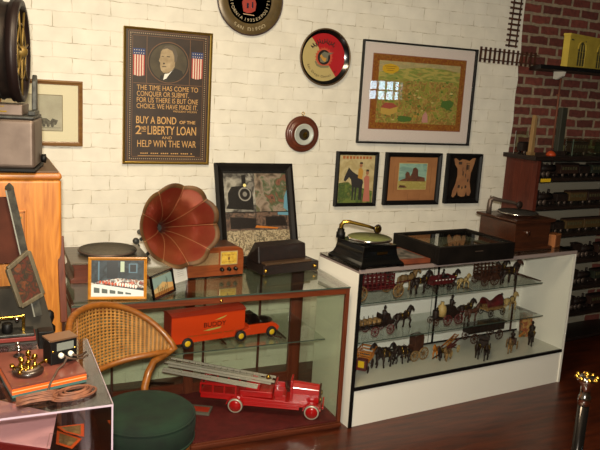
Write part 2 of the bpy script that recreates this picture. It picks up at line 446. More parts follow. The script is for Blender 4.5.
blue = mat('flag_blue', '2c3c68', .6); fw_ = mat('flag_white', 'd8c8b4', .6); fr_ = mat('flag_red', 'a83c34', .6)
for sx in (-1, 1):
    cx = sx * .17
    for i in range(9):
        x0 = cx - .033 + .066 * i / 9; bot = .535 + .006 * abs(i - 4) / 4
        p.use(fr_ if i % 2 == 0 else fw_); rect(p, x0, bot, x0 + .066 / 9, .665, d - .001)
    p.use(blue); rect(p, cx - .035, .655, cx + .035, .69, d - .0012)
    p.use(fw_)
    for r_ in range(2):
        for c_ in range(5): p.disc(cx - .026 + .013 * c_, .664 + .016 * r_, .003, .003, d - .0015, 5)
for i_ in range(q0_, len(p.v)): p.v[i_].z += SH
p.build('poster_print', None, t)
ls = []
for s_, z_, w_, h_ in (("THE TIME HAS COME TO", .427, .36, .032), ("CONQUER OR SUBMIT.", .392, .305, .032), ("FOR US THERE IS BUT ONE", .357, .36, .032), ("CHOICE. WE HAVE MADE IT.", .322, .36, .032), ("PRESIDENT WILSON", .306, .14, .012),
                       ("AND", .148, .06, .018), ("HELP WIN THE WAR", .1, .35, .046)):
    o = text(s_, h_ * 1.25, let, loc=(0, d - .001, z_), width=w_)
    if s_[0] == 'P':
        for v in o.data.vertices: v.co.x += .105
    if s_.startswith('CONQ'):
        for v in o.data.vertices: v.co.x -= .027
    ls.append(o)
def tl(s_, h_, x_, z_, w_): ls.append(text(s_, h_ * 1.4, let, loc=(x_, d - .001, z_), width=w_, bold=.0006))
tl('BUY A BOND', .042, -.065, .236, .235); tl('OF THE', .018, .12, .24, .095)
tl('2', .05, -.168, .174, .034); tl('ND', .02, -.137, .199, .026); tl('LIBERTY LOAN', .05, .03, .174, .29)
u = MB().use(let); rect(u, -.15, .189, -.124, .192, d - .001)
for i in range(26):
    if i % 5 != 4: rect(u, -.155 + .012 * i, .06, -.147 + .012 * i, .066, d - .001)
rect(u, -.17, .047, .17, .0495, d - .001)
ls.append(u.build('lettering', None))
for o in ls: o.parent = t; o.name = 'lettering'

# 2. map-like landscape print
t, d = framed('framed_panorama', 'large bright landscape panorama print with white mat in thin black frame', 1.5853, 1.514, .9065, .6677, .011, .028, M['black'], cat='picture frame')
a = .453; p = MB().use(mat('lilac_white_mat', 'd2c6c0', .8)); rect(p, -a + .016, .016, a - .016, .652, d)
p.use(mat('thin_maroon_line', '8c5a48', .7)); rect(p, -.375, .094, .372, .588, d - .0005)
p.use(palette('ornate_border', ['6a3c10', '946020', '7a3c16', 'a07828'], 45)); rect(p, -.37, .099, .367, .583, d - .001)
p.use(palette('panorama_sky', ['b0a480', '9c9468', 'b4a070', 'a0a078'], 14, stretch=(1, 1, 4))); rect(p, -.325, .14, .325, .545, d - .0015)
p.use(palette('panorama_land', ['56702a', '9c923c', '7a8434', 'ac9450', '946434', '6c7c30', 'a89048', '4c6428'], 22, detail=8, dist=1.2)); p.flat([(-.325, .14), (.325, .14), (.325, .5), (.2, .515), (.05, .52), (-.1, .505), (-.2, .49), (-.325, .47)], d - .002)
p.use(palette('far_fields', ['a8a04a', 'b0a058', '788a3c', '9c7c44'], 14, stretch=(1, 1, 4))); p.flat([(-.325, .42), (.325, .43), (.325, .5), (.2, .515), (.05, .52), (-.1, .505), (-.2, .49), (-.325, .47)], d - .0023)
for i in range(70):
    rn = random.uniform; cx = rn(-.3, .3); cz = rn(.16, .44)
    p.use(mat('speck', random.choice(['4c6a28', '6a7e30', 'a8442c', 'b88a3c', 'c0b070', '8c4a3a', 'b07868']), .6)) if i % 9 == 0 else None
    blob(p, cx, cz, rn(.004, .016), rn(.003, .008), d - .0026 - i * 1e-5, seed=i)
p.use(mat('house_ochre', 'b89848', .6)); p.flat([(-.29, .2), (-.22, .19), (-.22, .235), (-.25, .255), (-.29, .24)], d - .0036); p.flat([(-.22, .19), (-.16, .215), (-.16, .25), (-.22, .235)], d - .0036)
p.use(mat('house_roof', '9c4a3c', .6)); p.flat([(-.295, .24), (-.22, .232), (-.16, .25), (-.2, .272), (-.26, .272)], d - .0038)
p.use(mat('tree_dark', '4a6a2c', .6)); blob(p, .24, .28, .05, .035, d - .0036); blob(p, -.1, .17, .07, .02, d - .0036)
p.use(mat('tower_rose', 'b8847c', .6)); p.flat([(.04, .15), (.09, .15), (.085, .2), (.065, .225), (.045, .2)], d - .0037)
p.use(mat('title_yellow', 'c8a020', .6)); blob(p, -.24, .495, .065, .032, d - .004, .1)
p.use(mat('title_brown', '8c6a18', .6))
for k in range(3): rect(p, -.285 + .01 * k, .507 - .013 * k, -.195 - .01 * k, .511 - .013 * k, d - .0045)
p.build('printed_panorama', None, t)
MB().use(M['picglass']).box((-a + .016, -.024, .016), (a - .016, -.022, .652)).build('glazing', None, t)

# 3. horse and lady
def small(i, name, label, x, z, W, H):
    return framed(name, label, x, z, W, H, .03 if i else .022, .03, M['black'])
t, d = small(0, 'framed_print', 'small black framed print of a dark horse with a woman in pink', 1.4459, 1.0893, .3131, .3664)
p = MB().use(palette('print_paper', ['b8a878', 'a89668', 'c0b084', '98885c'], 10)); rect(p, -.14, .016, .14, .352, d)
p.use(palette('print_grass', ['4c6430', '6c7838', '3c5228', '8c8448'], 18)); p.flat([(-.13, .02), (.13, .02), (.13, .1), (.06, .12), (-.02, .13), (-.06, .165), (-.13, .155)], d - .0008)
p.use(mat('print_title', 'a05828', .7))
for i in range(9): rect(p, -.11 + .025 * i, .318, -.093 + .025 * i, .336, d - .0008)
p.use(mat('print_horse', '2c2828', .6))
p.flat([(-.03, .13), (.045, .12), (.055, .16), (.04, .2), (0, .215), (-.03, .232), (-.05, .25), (-.062, .262), (-.066, .25), (-.088, .2), (-.095, .175), (-.082, .165), (-.068, .18), (-.055, .195), (-.04, .18)], d - .0012)
for lx in (-.022, .0, .03, .042): p.flat([(lx - .006, .14), (lx + .008, .14), (lx + .005, .04), (lx - .005, .04)], d - .0013)
p.use(mat('print_rose', 'b06a58', .6)); p.flat([(.06, .03), (.115, .03), (.105, .12), (.1, .2), (.075, .21), (.058, .19), (.066, .12)], d - .0015)
p.use(mat('print_ochre', 'b88a3c', .6)); p.flat([(.012, .19), (.045, .18), (.05, .24), (.03, .262), (.012, .25)], d - .0014)
p.use(mat('print_skin', '9c6c4c', .6)); p.disc(.03, .275, .012, .014, d - .0017, 12); p.disc(.082, .225, .012, .015, d - .0017, 12)
p.use(mat('print_hair', '3c2a20', .6)); p.flat([(.018, .285), (.045, .285), (.04, .297), (.022, .297)], d - .0019); p.flat([(.07, .235), (.096, .235), (.09, .248), (.074, .248)], d - .0019)
p.build('picture', None, t)
# 4. rocks postcard on brown mat
t, d = small(1, 'framed_print', 'black framed small seascape of brown rocks on a wide tan mat', 1.8213, 1.0931, .452, .3628)
p = MB().use(mat('tan_mat', '9c6a40', .8, 0, '8c5c36', 9)); rect(p, -.2, .028, .2, .336, d)
p.use(mat('mat_line', '7c5030', .8))
for a_ in ((-.15, .08, -.147, .27), (.15, .08, .153, .27), (-.06, .3, .04, .306), (-.03, .035, .07, .04), (-.03, .035, -.027, .075), (.067, .035, .07, .075)): rect(p, *a_, d - .0006)
p.use(mat('card_edge', 'b09a60', .7)); rect(p, -.118, .105, .118, .292, d - .0008)
p.use(palette('card_sky', ['7c9c90', '8cae9c', '6c8c84', '98b09c'], 8, stretch=(1, 1, 3))); rect(p, -.113, .16, .113, .287, d - .0012)
p.use(palette('card_sand', ['a89c54', '988a48', 'b4a868'], 20, stretch=(1, 1, 4))); rect(p, -.113, .11, .113, .168, d - .0014)
p.use(mat('card_rocks', '4c2c20', .7, 0, '6c4028', 40))
p.flat([(-.1, .165), (.105, .162), (.1, .19), (.06, .197), (.045, .2), (.04, .245), (.02, .262), (0, .255), (-.008, .22), (-.02, .2), (-.03, .225), (-.05, .232), (-.062, .215), (-.058, .185), (-.1, .172)], d - .0018)
p.flat([(-.11, .12), (-.04, .118), (-.06, .135), (-.1, .138)], d - .0018)
p.build('picture', None, t)
# 5. hide-shaped leather
t, d = small(2, 'framed_hide', 'black framed tan hide cut in a scalloped shape with dark drawings, right of the seascape', 2.3256, 1.098, .301, .3584)
p = MB().use(M['blackwood']); rect(p, -.125, .028, .125, .332, d)
p.build('backing', None, t)
p = MB().use(mat('hide_tan', '9a6c44', .8, 0, '84583a', 14, bump=.3, bscale=60))
p.prism([(-.085, .05), (-.07, .042), (-.05, .06), (-.04, .09), (-.028, .055), (0, .046), (.03, .05), (.042, .085), (.05, .055), (.07, .052), (.082, .08), (.072, .115), (.062, .16), (.066, .22), (.085, .275), (.098, .33), (.07, .325), (.045, .305), (.01, .315), (-.02, .318), (-.045, .305), (-.075, .325), (-.09, .32), (-.078, .28), (-.055, .25), (-.05, .2), (-.06, .14), (-.08, .09)], d - .002, d)
p.use(mat('hide_ink', '3a281c', .8))
q = d - .0024
for c in ((-.05, .28, -.02, .3), (.02, .23, .024, .29), (.045, .23, .049, .28), (.02, .288, .049, .292), (-.01, .2, -.006, .26)): rect(p, *c, q)
for c in ((.032, .262, .011, .02), (.0, .215, .004, .022), (.02, .2, .004, .016), (-.03, .12, .01, .012), (.03, .118, .01, .012), (0, .112, .006, .01), (.045, .165, .006, .014)): blob(p, c[0], c[1], c[2], c[3], q)
p.build('hide', None, t)
# 6. steam train etching, left of the poster
t, d = framed('framed_etching', 'wooden framed steam train etching with wide cream mat, left of the poster', -.1626 - .44, 1.4552, .44, .3574, .024, .02, wood('frame_wood', '6a4420', '86602f', .5, 'x'))
p = MB().use(mat('cream_mat', 'ddd6b8', .8)); rect(p, -.197, .022, .197, .336, d)
p.use(mat('etch_line', '6a5a38', .8)); rect(p, -.115, .08, .115, .278, d - .0006)
p.use(mat('etch_paper', 'b4b09c', .8, 0, 'a4a08c', 12)); rect(p, -.112, .083, .112, .275, d - .001)
p.use(mat('etch_ink', '4a4840', .8, 0, '6c695c', 80))
q = d - .0014
p.flat([(-.06, .12), (.08, .115), (.09, .14), (.06, .15), (.05, .135), (.03, .15), (.01, .15), (0, .165), (-.02, .15), (-.06, .15)], q); p.disc(-.02, .2, .006, .012, q, 10); p.flat([(-.024, .15), (-.012, .15), (-.014, .175), (-.022, .175)], q)
for k in range(6): p.disc(-.05 + .022 * k, .112, .009, .01, q - .0003, 10)
rect(p, -.1, .098, .105, .1, q)
p.build('picture', None, t)
MB().use(M['picglass']).box((-.197, -.016, .022), (.197, -.015, .336)).build('glazing', None, t)

# 7. round plate "SAN DIEGO"
def ring_text(s_, R_, start, step, h_, mt_, d_, inside=False):
    os = []
    for i, ch in enumerate(s_):
        if ch == ' ': continue
        a_ = math.radians(start + step * i)
        rot = a_ - PI / 2 if not inside else a_ + PI / 2
        M4 = Matrix.Translation((R_ * math.cos(a_), d_, R_ * math.sin(a_))) @ Matrix.Rotation(PI / 2, 4, 'X') @ Matrix.Rotation(rot, 4, 'Z') @ Matrix.Translation((0, -h_ * .35, 0))
        os.append(text(ch, h_, mt_, M4=M4))
    return os
c = at(249.5, 0, y=0); Rp = .208
t = thing('wall_plate', 'round olive and navy souvenir plate with a red emblem, highest on the wall', 'plate', (c.x, -.002, c.z - Rp))
T0 = Matrix.Translation((0, 0, Rp))
olive = mat('plate_olive', '6a5838', .35, .2, '5c4c30', 20); navy = mat('plate_navy', '1a1c2c', .35)
p = MB(T0).use(olive); p.lathe([(.0, -.001), (Rp * .7, -.001), (Rp * .985, -.014), (Rp, -.018), (Rp * .99, -.022), (Rp * .72, -.008), (0.0, -.008)], axis='y', n=56)
p.use(mat('plate_rim', '3c2c30', .35)); p.torus((0, -.02, 0), Rp * .985, .004, 'y', 56)
p.use(navy); p.lathe([(0, -.0085), (Rp * .66, -.0085)], axis='y', n=48)
p.use(mat('plate_inner', '241c1c', .4)); p.lathe([(0, -.0095), (Rp * .46, -.0095)], axis='y', n=40); p.build('plate_body', None, t)
p = MB(T0).use(mat('emblem_red', '9c3428', .5)); p.flat([(-.05, -.02), (-.04, -.07), (-.015, -.078), (.01, -.074), (.035, -.06), (.04, -.02), (.02, .03), (-.01, .06), (-.03, .04)], -.0105)
p.use(navy); p.flat([(-.02, -.05), (-.008, -.05), (-.008, -.02), (-.02, -.02)], -.011); p.flat([(.012, -.045), (.022, -.045), (.02, -.01), (.012, -.01)], -.011)
p.use(mat('emblem_line', 'b89878', .5)); p.flat([(-.04, -.086), (.03, -.09), (.03, -.085), (-.04, -.081)], -.0105); p.build('emblem', None, t)
cr_ = mat('plate_letters', 'b8a888', .5)
for args in (('SAN DIEGO', Rp * .82, 238, 8.0, .032, cr_, -.0150, True), ('1935', Rp * .56, 257, 9, .026, cr_, -.0105, True), ('CALIFORNIA', Rp * .56, 158, 9.6, .026, cr_, -.0105, True), ('EXPOSITION', Rp * .56, 294, 9.6, .026, cr_, -.0105, True)):
    L = join_texts(ring_text(*args), 'lettering', t); L.location = (0, 0, Rp)

# 8. red and cream tray
c = at(325, 57.5, y=0); Rp = .178
t = thing('serving_tray', 'round red and cream metal tray with black rim hung right of the plate', 'tray', (c.x - .012, -.002, c.z - Rp))
T0 = Matrix.Translation((0, 0, Rp))
p = MB(T0).use(M['blackgloss']); p.lathe([(0, -.001), (Rp * .86, -.001), (Rp, -.03), (Rp * .985, -.036), (Rp * .955, -.034), (Rp * .84, -.006), (0, -.006)], axis='y', n=56); p.build('tray_body', None, t)
MB(T0).use(mat('tray_rim', '6c5840', .35, .5)).torus((0, -.034, 0), Rp * .975, .0045, 'y', 56).build('rim', None, t)
crm = mat('tray_cream', 'b4a26c', .35, coat=.3); red = mat('tray_red', 'a81c20', .35, coat=.3)
r_ = Rp * .83; p = MB(T0).use(crm); p.disc(0, 0, r_, r_, -.0065, 56)
a0, a1 = math.radians(128), math.radians(-52)
p.use(red); p.flat([(r_ * math.cos(a0 + (a1 - a0) * i / 30), r_ * math.sin(a0 + (a1 - a0) * i / 30)) for i in range(31)] + [(.0, .0), (-.03, .045)], -.007)
p.use(mat('tray_halo', 'b85038', .4)); p.disc(0, 0, .056, .056, -.0075, 30)
for i in range(20):
    a_ = 2 * PI * i / 20; p.flat([(.054 * math.cos(a_ - .1), .054 * math.sin(a_ - .1)), (.054 * math.cos(a_ + .1), .054 * math.sin(a_ + .1)), (.066 * math.cos(a_), .066 * math.sin(a_))], -.0076)
p.use(mat('tray_dark', '241e18', .4)); p.disc(0, 0, .044, .046, -.008, 30)
p.use(mat('bird_grey', '6c6a58', .5)); p.flat([(-.03, -.01), (-.02, .02), (0, .036), (.024, .03), (.07, .034), (.03, .014), (.028, -.02), (0, -.034), (-.024, -.03)], -.0085)
p.use(mat('bird_gold', 'b8883c', .5)); p.flat([(-.03, .006), (-.006, -.022), (.012, -.028), (.018, -.004), (-.004, .0), (-.02, .018)], -.009)
p.use(mat('scroll', '7c7454', .5)); p.flat([(-.065, -.03), (-.05, -.055), (-.02, -.066), (.035, -.062), (.04, -.048), (-.01, -.052), (-.04, -.044), (-.055, -.022)], -.0092)
p.build('tray_print', None, t)
ink = mat('tray_lettering', '2c2014', .5)
os = ring_text('San Diego Consol. Br', .118, 206, 6.0, .021, ink, -.0085, True)
L = join_texts(os, 'lettering', t); L.location = (0, 0, Rp)
p = MB(T0).use(ink); pts = []
for i in range(61):
    a_ = math.radians(148 - 100 * i / 60); rr = .1 + .013 * math.sin(i * 1.15) + .006 * math.sin(i * .37)
    pts.append((rr * math.cos(a_) + .004 * math.cos(i * 1.15), -.0088, rr * math.sin(a_)))
p.tube(pts, .0028, 6); p.build('script_lettering', None, t)

# 9. barometer
c = at(303, 134, y=0); Rp = .116
t = thing('barometer', 'round turned wood barometer with a white ring dial, under the red tray', 'barometer', (c.x - .012, -.002, c.z - Rp))
T0 = Matrix.Translation((0, 0, Rp))
MB(T0).use(M['mahog']).lathe([(0, 0), (Rp * .93, 0), (Rp, -.008), (Rp * .98, -.018), (Rp * .86, -.024), (Rp * .82, -.022), (Rp * .78, -.03), (Rp * .66, -.036), (Rp * .62, -.034), (0, -.034)], axis='y', n=48).build('wood_case', None, t)
MB(T0).use(mat('aluminium_dial', 'c4c8c0', .35, .3)).lathe([(0, -.036), (.06, -.036), (.066, -.04), (.068, -.044), (.064, -.047), (.058, -.043), (0, -.042)], axis='y', n=40).build('dial', None, t)
p = MB(T0).use(mat('dial_center', '2c2416', .4)); p.disc(0, 0, .036, .036, -.0455, 28); p.use(M['brass']); p.disc(.006, -.004, .016, .02, -.0462, 16); p.bar((0, -.047, 0), (.025, -.047, .022), .002, .001); p.build('dial_face', None, t)
p = MB(T0).use(M['brass']); p.torus((0, -.01, Rp + .014), .009, .0022, 'y', 18, 6); p.cyl((0, -.008, Rp - .004), (0, -.008, Rp + .006), .003, 8); p.build('hanging_ring', None, t)

# 10. toy train track pieces on the wall
def track(name, label, p0, p1, wd, tie, n_):
    t = thing(name, label, 'toy track', (p0.x, -.004, p0.z))
    ax = (p1 - p0); Ln = ax.length; ax.normalize(); ang = math.atan2(ax.z, ax.x)
    T = Matrix.Rotation(-ang, 4, 'Y')
    for s_ in (-1, 1):
        MB(T).use(M['ironbrown']).box((0, -.016, s_ * wd / 2 - .004), (Ln, -.008, s_ * wd / 2 + .004)).build('rail', None, t)
    for i in range(n_):
        x_ = Ln * (i + .3) / n_
        MB(T).use(M['ironbrown']).box((x_ - .007, -.009, -tie / 2), (x_ + .007, 0, tie / 2)).build('tie', None, t)
p0 = at(510.5, 47.5, y=0); p1 = at(515, -12, y=0)
track('toy_track', 'upright length of rusty toy train track on the painted wall', Vector((p0.x, 0, p0.z)), Vector((p0.x + .01, 0, p1.z)), .062, .105, 11)
p0 = at(478.5, 54, y=0); p1 = at(537, 61.5, y=0)
track('toy_track', 'level length of rusty toy train track reaching onto the bare brick', Vector((p0.x, 0, p0.z)), Vector((p1.x, 0, p0.z + (p1.z - p0.z) * .5)), .062, .105, 13)

# 11. black wall shelf with toy station
SY = -.34
a = at(541, 66.5, y=SY); zt = at(571, 66.5, y=SY).z - .0
t = thing('wall_shelf', 'black shelf on the brick wall holding a yellow toy building', 'shelf', (a.x + .3, 0, zt - .03))
MB().use(M['black']).prism([(-.3, -.34), (.9, -.34), (.9, -.002), (-.1, -.002)], 0, .028, 'z').build('board', None, t)
b0_ = at(564, 72, y=-.2).x - (a.x + .3)
for bx in (b0_, b0_ + .6):
    MB().use(M['offwhite']).prism([(-.1, 0), (-.2, 0), (-.19, -.03), (-.13, -.055), (-.1, -.05)], bx, bx + .02, 'x').build('bracket', None, t)
a = at(567, 66, y=-.28)
t = thing('toy_station', 'yellow toy station building with arched window on the black wall shelf', 'toy building', (a.x, -.28, zt - .002), .3)
p = MB().use(M['cream2'])
def arch(cx, w_, h_): return [(cx - w_, .02), (cx + w_, .02), (cx + w_, h_ - w_)] + [(cx + w_ * math.cos(PI * i / 8), h_ - w_ + w_ * math.sin(PI * i / 8)) for i in range(1, 8)] + [(cx - w_, h_ - w_)]
SHH = .225
p.box((0.004, .012, 0), (.6, .05, SHH)); p.box((0, 0, 0), (.6, .05, .018)); p.box((-.002, -.004, SHH - .01), (.605, .052, SHH + .006))
p.box((0, 0, .018), (.13, .012, SHH - .01)); p.box((.24, 0, .018), (.415, .012, SHH - .01)); p.box((.525, 0, .018), (.6, .012, SHH - .01)); p.box((.13, 0, .185), (.24, .012, SHH - .01)); p.box((.415, 0, .185), (.525, .012, SHH - .01))
p.build('station_walls', None, t)
for cx in (.185, .47):
    w_ = MB().use(M['darkwin']); w_.prism(arch(cx, .055, .188), .004, .0115)
    w_.use(M['cream2'])
    for k in (-.018, .018): w_.box((cx + k - .0012, .002, .02), (cx + k + .0012, .004, .165))
    for k in (.065, .115): w_.box((cx - .05, .002, k), (cx + .05, .004, k + .002))
    w_.build('arched_window', None, t)
    a_ = MB().use(M['cream2'])
    for i in range(8):
        t0, t1 = PI * i / 8, PI * (i + 1) / 8
        a_.prism([(cx + .052 * math.cos(t0), .133 + .052 * math.sin(t0)), (cx + .064 * math.cos(t0), .133 + .064 * math.sin(t0)), (cx + .064 * math.cos(t1), .133 + .064 * math.sin(t1)), (cx + .052 * math.cos(t1), .133 + .052 * math.sin(t1))], -.004, .012)
    a_.build('arch_molding', None, t)
for x_ in (.02, .2): MB().use(M['darkwin']).box((x_, -.003, .185), (x_ + .03, .0, .194)).build('vent', None, t)
# pipe on the brick
q0 = at(561, 68, y=0); 
t = MB().use(mat('rusty_pipe', '7a4630', .7)); t.cyl((0, -.012, -.6), (0, -.012, .02), .007, 8); t.cbox((0, -.008, -.2), (.03, .014, .012)); o = t.build('wall_pipe'); o.location = (q0.x, 0, q0.z); tag(o, 'thin rusty pipe running down the brick below the black shelf', 'pipe')
# ------------------------------------------------------------------ left wood framed glass case
LX0, LX1, LY0, LY1, LH = -.329, 1.106, -.934, -.32, .8167
t = thing('display_case', 'low reddish wood framed glass display case holding the orange and red toy trucks', 'display case', ((LX0 + LX1) / 2, (LY0 + LY1) / 2, 0))
T = Matrix.Translation((-(LX0 + LX1) / 2, -(LY0 + LY1) / 2, 0))
def part(name, mt, a, b, bevel=0): return MB(T).use(mt).box(a, b).build(name, None, t, bevel)
part('plinth', M['mahog'], (LX0, LY0, 0), (LX1, LY1, .036))
MB(T).use(M['mahog']).box((LX0 - .004, LY0 - .012, .012), (LX1, LY0, .03)).build('base_molding', None, t, .003)
part('cloth_floor', M['redfloor'], (LX0 + .012, LY0 + .012, .036), (LX1 - .012, LY1 - .012, .041))
for x_ in (LX0, LX1 - .022):
    part('corner_post', M['cherryz'], (x_, LY0, .036), (x_ + .022, LY0 + .022, .808), .002)
    part('corner_post', M['cherryz'], (x_, LY1 - .03, .036), (x_ + .022, LY1, .808), .002)
part('middle_post', M['cherryz'], (.365, LY1 - .03, .036), (.42, LY1, .808), .002)
part('middle_post', M['cherryz'], (1.03, LY1 - .03, .036), (1.09, LY1 - .001, .808), .002)
part('top_rail', M['cherry'], (LX0 + .022, LY0, .776), (LX1 - .022, LY0 + .02, .808), .002)
part('top_rail', M['cherry'], (LX0 + .022, LY1 - .02, .786), (LX1 - .022, LY1, .808), .002)
for x_ in (LX0, LX1 - .02): part('top_rail', M['cherry'], (x_, LY0 + .022, .786), (x_ + .02, LY1 - .03, .808), .002)
part('back_rail', M['mahog'], (LX0 + .022, LY1 - .02, .041), (LX1 - .022, LY1 - .001, .1))
part('front_glass', M['glass'], (LX0 + .022, LY0 + .008, .036), (LX1 - .022, LY0 + .012, .776))
part('back_glass', M['gglass'], (LX0 + .022, LY1 - .012, .1), (LX1 - .022, LY1 - .008, .786))
for x_ in (LX0 + .008, LX1 - .012): part('side_glass', M['gglass'], (x_, LY0 + .022, .041), (x_ + .004, LY1 - .03, .786))
part('glass_top', M['topglass'], (LX0, LY0 - .003, .809), (LX1, LY1, .8167))
MB(T).use(M['glassedge']).box((LX0, LY0 - .0045, .809), (LX1, LY0 - .003, .8167)).build('glass_edge', None, t)
a = at(325, 338.5, z=.5)
SHY = a.y; SHX = a.x
part('glass_shelf', M['sglass'], (LX0 + .03, SHY, .494), (SHX, LY1 - .05, .5))
MB(T).use(M['glassedge']).box((LX0 + .03, SHY - .0012, .494), (SHX, SHY, .5)).build('shelf_edge', None, t)
for x_ in (-.05, .475, .82):
    s_ = MB(T).use(M['ironbrown']).box((x_ - .006, LY1 - .042, .041), (x_ + .006, LY1 - .032, .786))
    s_.build('shelf_standard', None, t)
    MB(T).use(M['ironbrown']).prism([(LY1 - .04, .494), (SHY + .08, .494), (SHY + .08, .488), (LY1 - .04, .462)], x_ - .003, x_ + .003, 'x').build('shelf_bracket', None, t)
MB(T).use(M['brass']).lathe([(0, -.012), (.007, -.01), (.007, -.004), (.004, 0)], ((at(221, 297, y=LY0).x), LY0, .792), 'y', 12).build('lock', None, t)

def wheel(parent, c, r, w, tire, hubm, name='wheel', rim=None, spokes=0, hubr=.5, inn=.55):
    """toy wheel whose axle runs along y; c is its centre"""
    c = Vector(c)
    if spokes:
        m_ = MB().use(hubm); m_.torus(c, r * .9, r * .1, 'y', 20, 6); m_.cyl(c - Vector((0, w / 2, 0)), c + Vector((0, w / 2, 0)), r * .2, 10)
        for k in range(spokes):
            a_ = 2 * PI * k / spokes; m_.tube([c, c + Vector((math.cos(a_), 0, math.sin(a_))) * r * .9], r * .055, 5)
        return m_.build(name, None, parent)
    m_ = MB().use(tire); m_.lathe([(r * inn, -w / 2), (r * .93, -w / 2), (r, -w * .3), (r, w * .3), (r * .93, w / 2), (r * inn, w / 2), (r * inn, -w / 2)], c, 'y', 26)
    o = m_.build(name, None, parent)
    h = MB().use(hubm); h.lathe([(0, -w * .55), (r * hubr * .6, -w * .55), (r * hubr, -w * .4), (r * (inn + .01), -w * .3), (r * (inn + .01), w * .4), (0, w * .4)], c, 'y', 22)
    if rim: h.use(rim); h.torus(c - Vector((0, w * .45, 0)), r * .88, r * .09, 'y', 26, 6)
    h.build('hub', None, o)
    return o

# orange semi truck on the glass shelf
pa = at(187, 349, z=.5); pb = at(271, 336.5, z=.5)
ang = math.atan2(pb.y - pa.y, pb.x - pa.x); Lw = (pb - pa).length
t = thing('toy_semi_truck', 'orange toy moving truck with dark red trailer roof on the glass shelf', 'toy truck', pa, ang)
r = .03; bx0 = -.085; bx1 = Lw * .665; bh = .178; z0 = .03; wd = .11
print('truck', pa, pb, ang, Lw)
def tp(name, mt, a, b, bevel=.002): return MB().use(mt).box(a, b).build(name, None, t, bevel)
m_ = MB().use(M['truckorange'])
m_.prism([(bx0, z0), (bx1 * .82, z0), (bx1 * .84, z0 + .03), (bx1, z0 + .04), (bx1, bh), (bx0, bh)], 0, wd)
tr_ = m_.build('trailer', None, t, .002)
MB().use(M['truckroof']).prism([(-.003, bh - .004), (wd + .003, bh - .004), (wd + .003, bh + .004), (wd * .75, bh + .012), (wd * .25, bh + .012), (-.003, bh + .004)], bx0 - .004, bx1 + .003, 'x').build('trailer_roof', None, t)
MB().use(M['truckroof']).box((bx0 - .003, .004, z0 + .006), (bx0, wd - .004, bh - .008)).build('rear_door', None, t)
cw = bx1 - bx0; cx = (bx0 + bx1) / 2
text('BUDDY', .036, M['black'], parent=t, loc=(cx + .03, -.0012, .104), width=.125, bold=.0)
s_ = MB().use(mat('truck_swoosh', 'a8a050', .5))
s_.flat([(cx + .03, .137), (cx + .06, .147), (cx + .1, .158), (cx + .085, .148), (cx + .06, .139)], -.0008)
s_.flat([(cx - .035, .086), (cx, .093), (cx + .07, .099), (cx + .06, .09), (cx + .0, .083)], -.0008)
s_.use(M['gold'])
for i in range(34): 
    if i % 8 != 7: s_.flat([(cx - .12 + .0085 * i, .062), (cx - .115 + .0085 * i, .062), (cx - .115 + .0085 * i, .068), (cx - .12 + .0085 * i, .068)], -.0008)
s_.build('painted_marks', None, t)
cab = MB().use(M['truckorange'])
cx1 = Lw + .055
cab.prism([(bx1 - .04, .022), (cx1 - .03, .022), (cx1 - .008, .032), (cx1, .05), (cx1 - .02, .068), (cx1 - .05, .078), (bx1 + .03, .078), (bx1 + .03, .06), (bx1 - .04, .05)], .008, wd - .008); cab.build('cab_body', None, t, .003)
fd = MB().use(M['truckorange'])
seat = MB().use(M['blackgloss'])
seat.prism([(bx1 + .03, .078), (bx1 + .115, .078), (bx1 + .1, .1), (bx1 + .085, .128), (bx1 + .07, .136), (bx1 + .035, .136), (bx1 + .025, .12)], .015, wd - .015)
seat.build('windshield_cab', None, t, .006)
hd = MB().use(M['blackgloss']); hd.ell((bx1 + .135, wd / 2, .084), (.058, wd * .42, .02)); hd.build('hood', None, t)
for x_ in (0, Lw * .62, Lw):
    for y_ in (-.001, wd - .004): wheel(t, (x_, y_, r), r, .017, M['rubber'], M['yellow'], hubr=.6)
m_ = MB().use(M['ironbrown']); m_.bar((Lw - .01, .0, .012), (Lw + .04, -.05, .004), .01, .004); m_.build('pull_lever', None, t)

# red fire truck on the case floor
zf = .041
pa = at(235, 412, z=zf); pb = at(311, 419, z=zf)
print('fire', pa, pb)
ang = math.atan2(pb.y - pa.y, pb.x - pa.x); Lw = (pb - pa).length
t = thing('toy_fire_truck', 'red pressed steel toy ladder truck on the dark red floor of the wooden case', 'toy fire truck', pa, ang)
r = .042; W = .14; R_ = M['firered']
def fp(name, a, b, mt=R_, bevel=.002, par=None): return MB().use(mt).box(a, b).build(name, None, par or t, bevel)
ch = MB().use(R_)
ch.prism([(-.2, .07), (-.2, .1), (-.06, .1), (.05, .095), (Lw - .1, .085), (Lw + .02, .085), (Lw + .05, .07), (Lw - .09, .06), (.0, .062), (-.06, .07)], .0, W); ch.build('chassis', None, t, .002)
rb_ = MB().use(R_)
for y_ in (-.012, W - .008): rb_.box((.045, y_, .05), (Lw - .07, y_ + .02, .058)); rb_.box((.045, y_ + .006, .058), (Lw - .07, y_ + .012, .074))
rb_.build('running_boards', None, t, .001)
def arc_(cx, r0, r1, a0, a1, n=9): return [(cx + r1 * math.cos(a0 + (a1 - a0) * i / n), r + r1 * math.sin(a0 + (a1 - a0) * i / n)) for i in range(n + 1)] + [(cx + r0 * math.cos(a1 - (a1 - a0) * i / n), r + r0 * math.sin(a1 - (a1 - a0) * i / n)) for i in range(n + 1)]
for cx_, a0, a1 in ((0, .15, PI - .15), (Lw, .25, PI * .95)):
    for y_ in (-.016, W - .012): MB().use(R_).prism(arc_(cx_, r * 1.12, r * 1.26, a0, a1), y_, y_ + .028).build('fender', None, t)
hd = MB().use(R_)
prof = [(-.05, .085), (-.052, .13), (-.042, .165), (-.02, .185), (0, .19), (.02, .185), (.042, .165), (.052, .13), (.05, .085)]
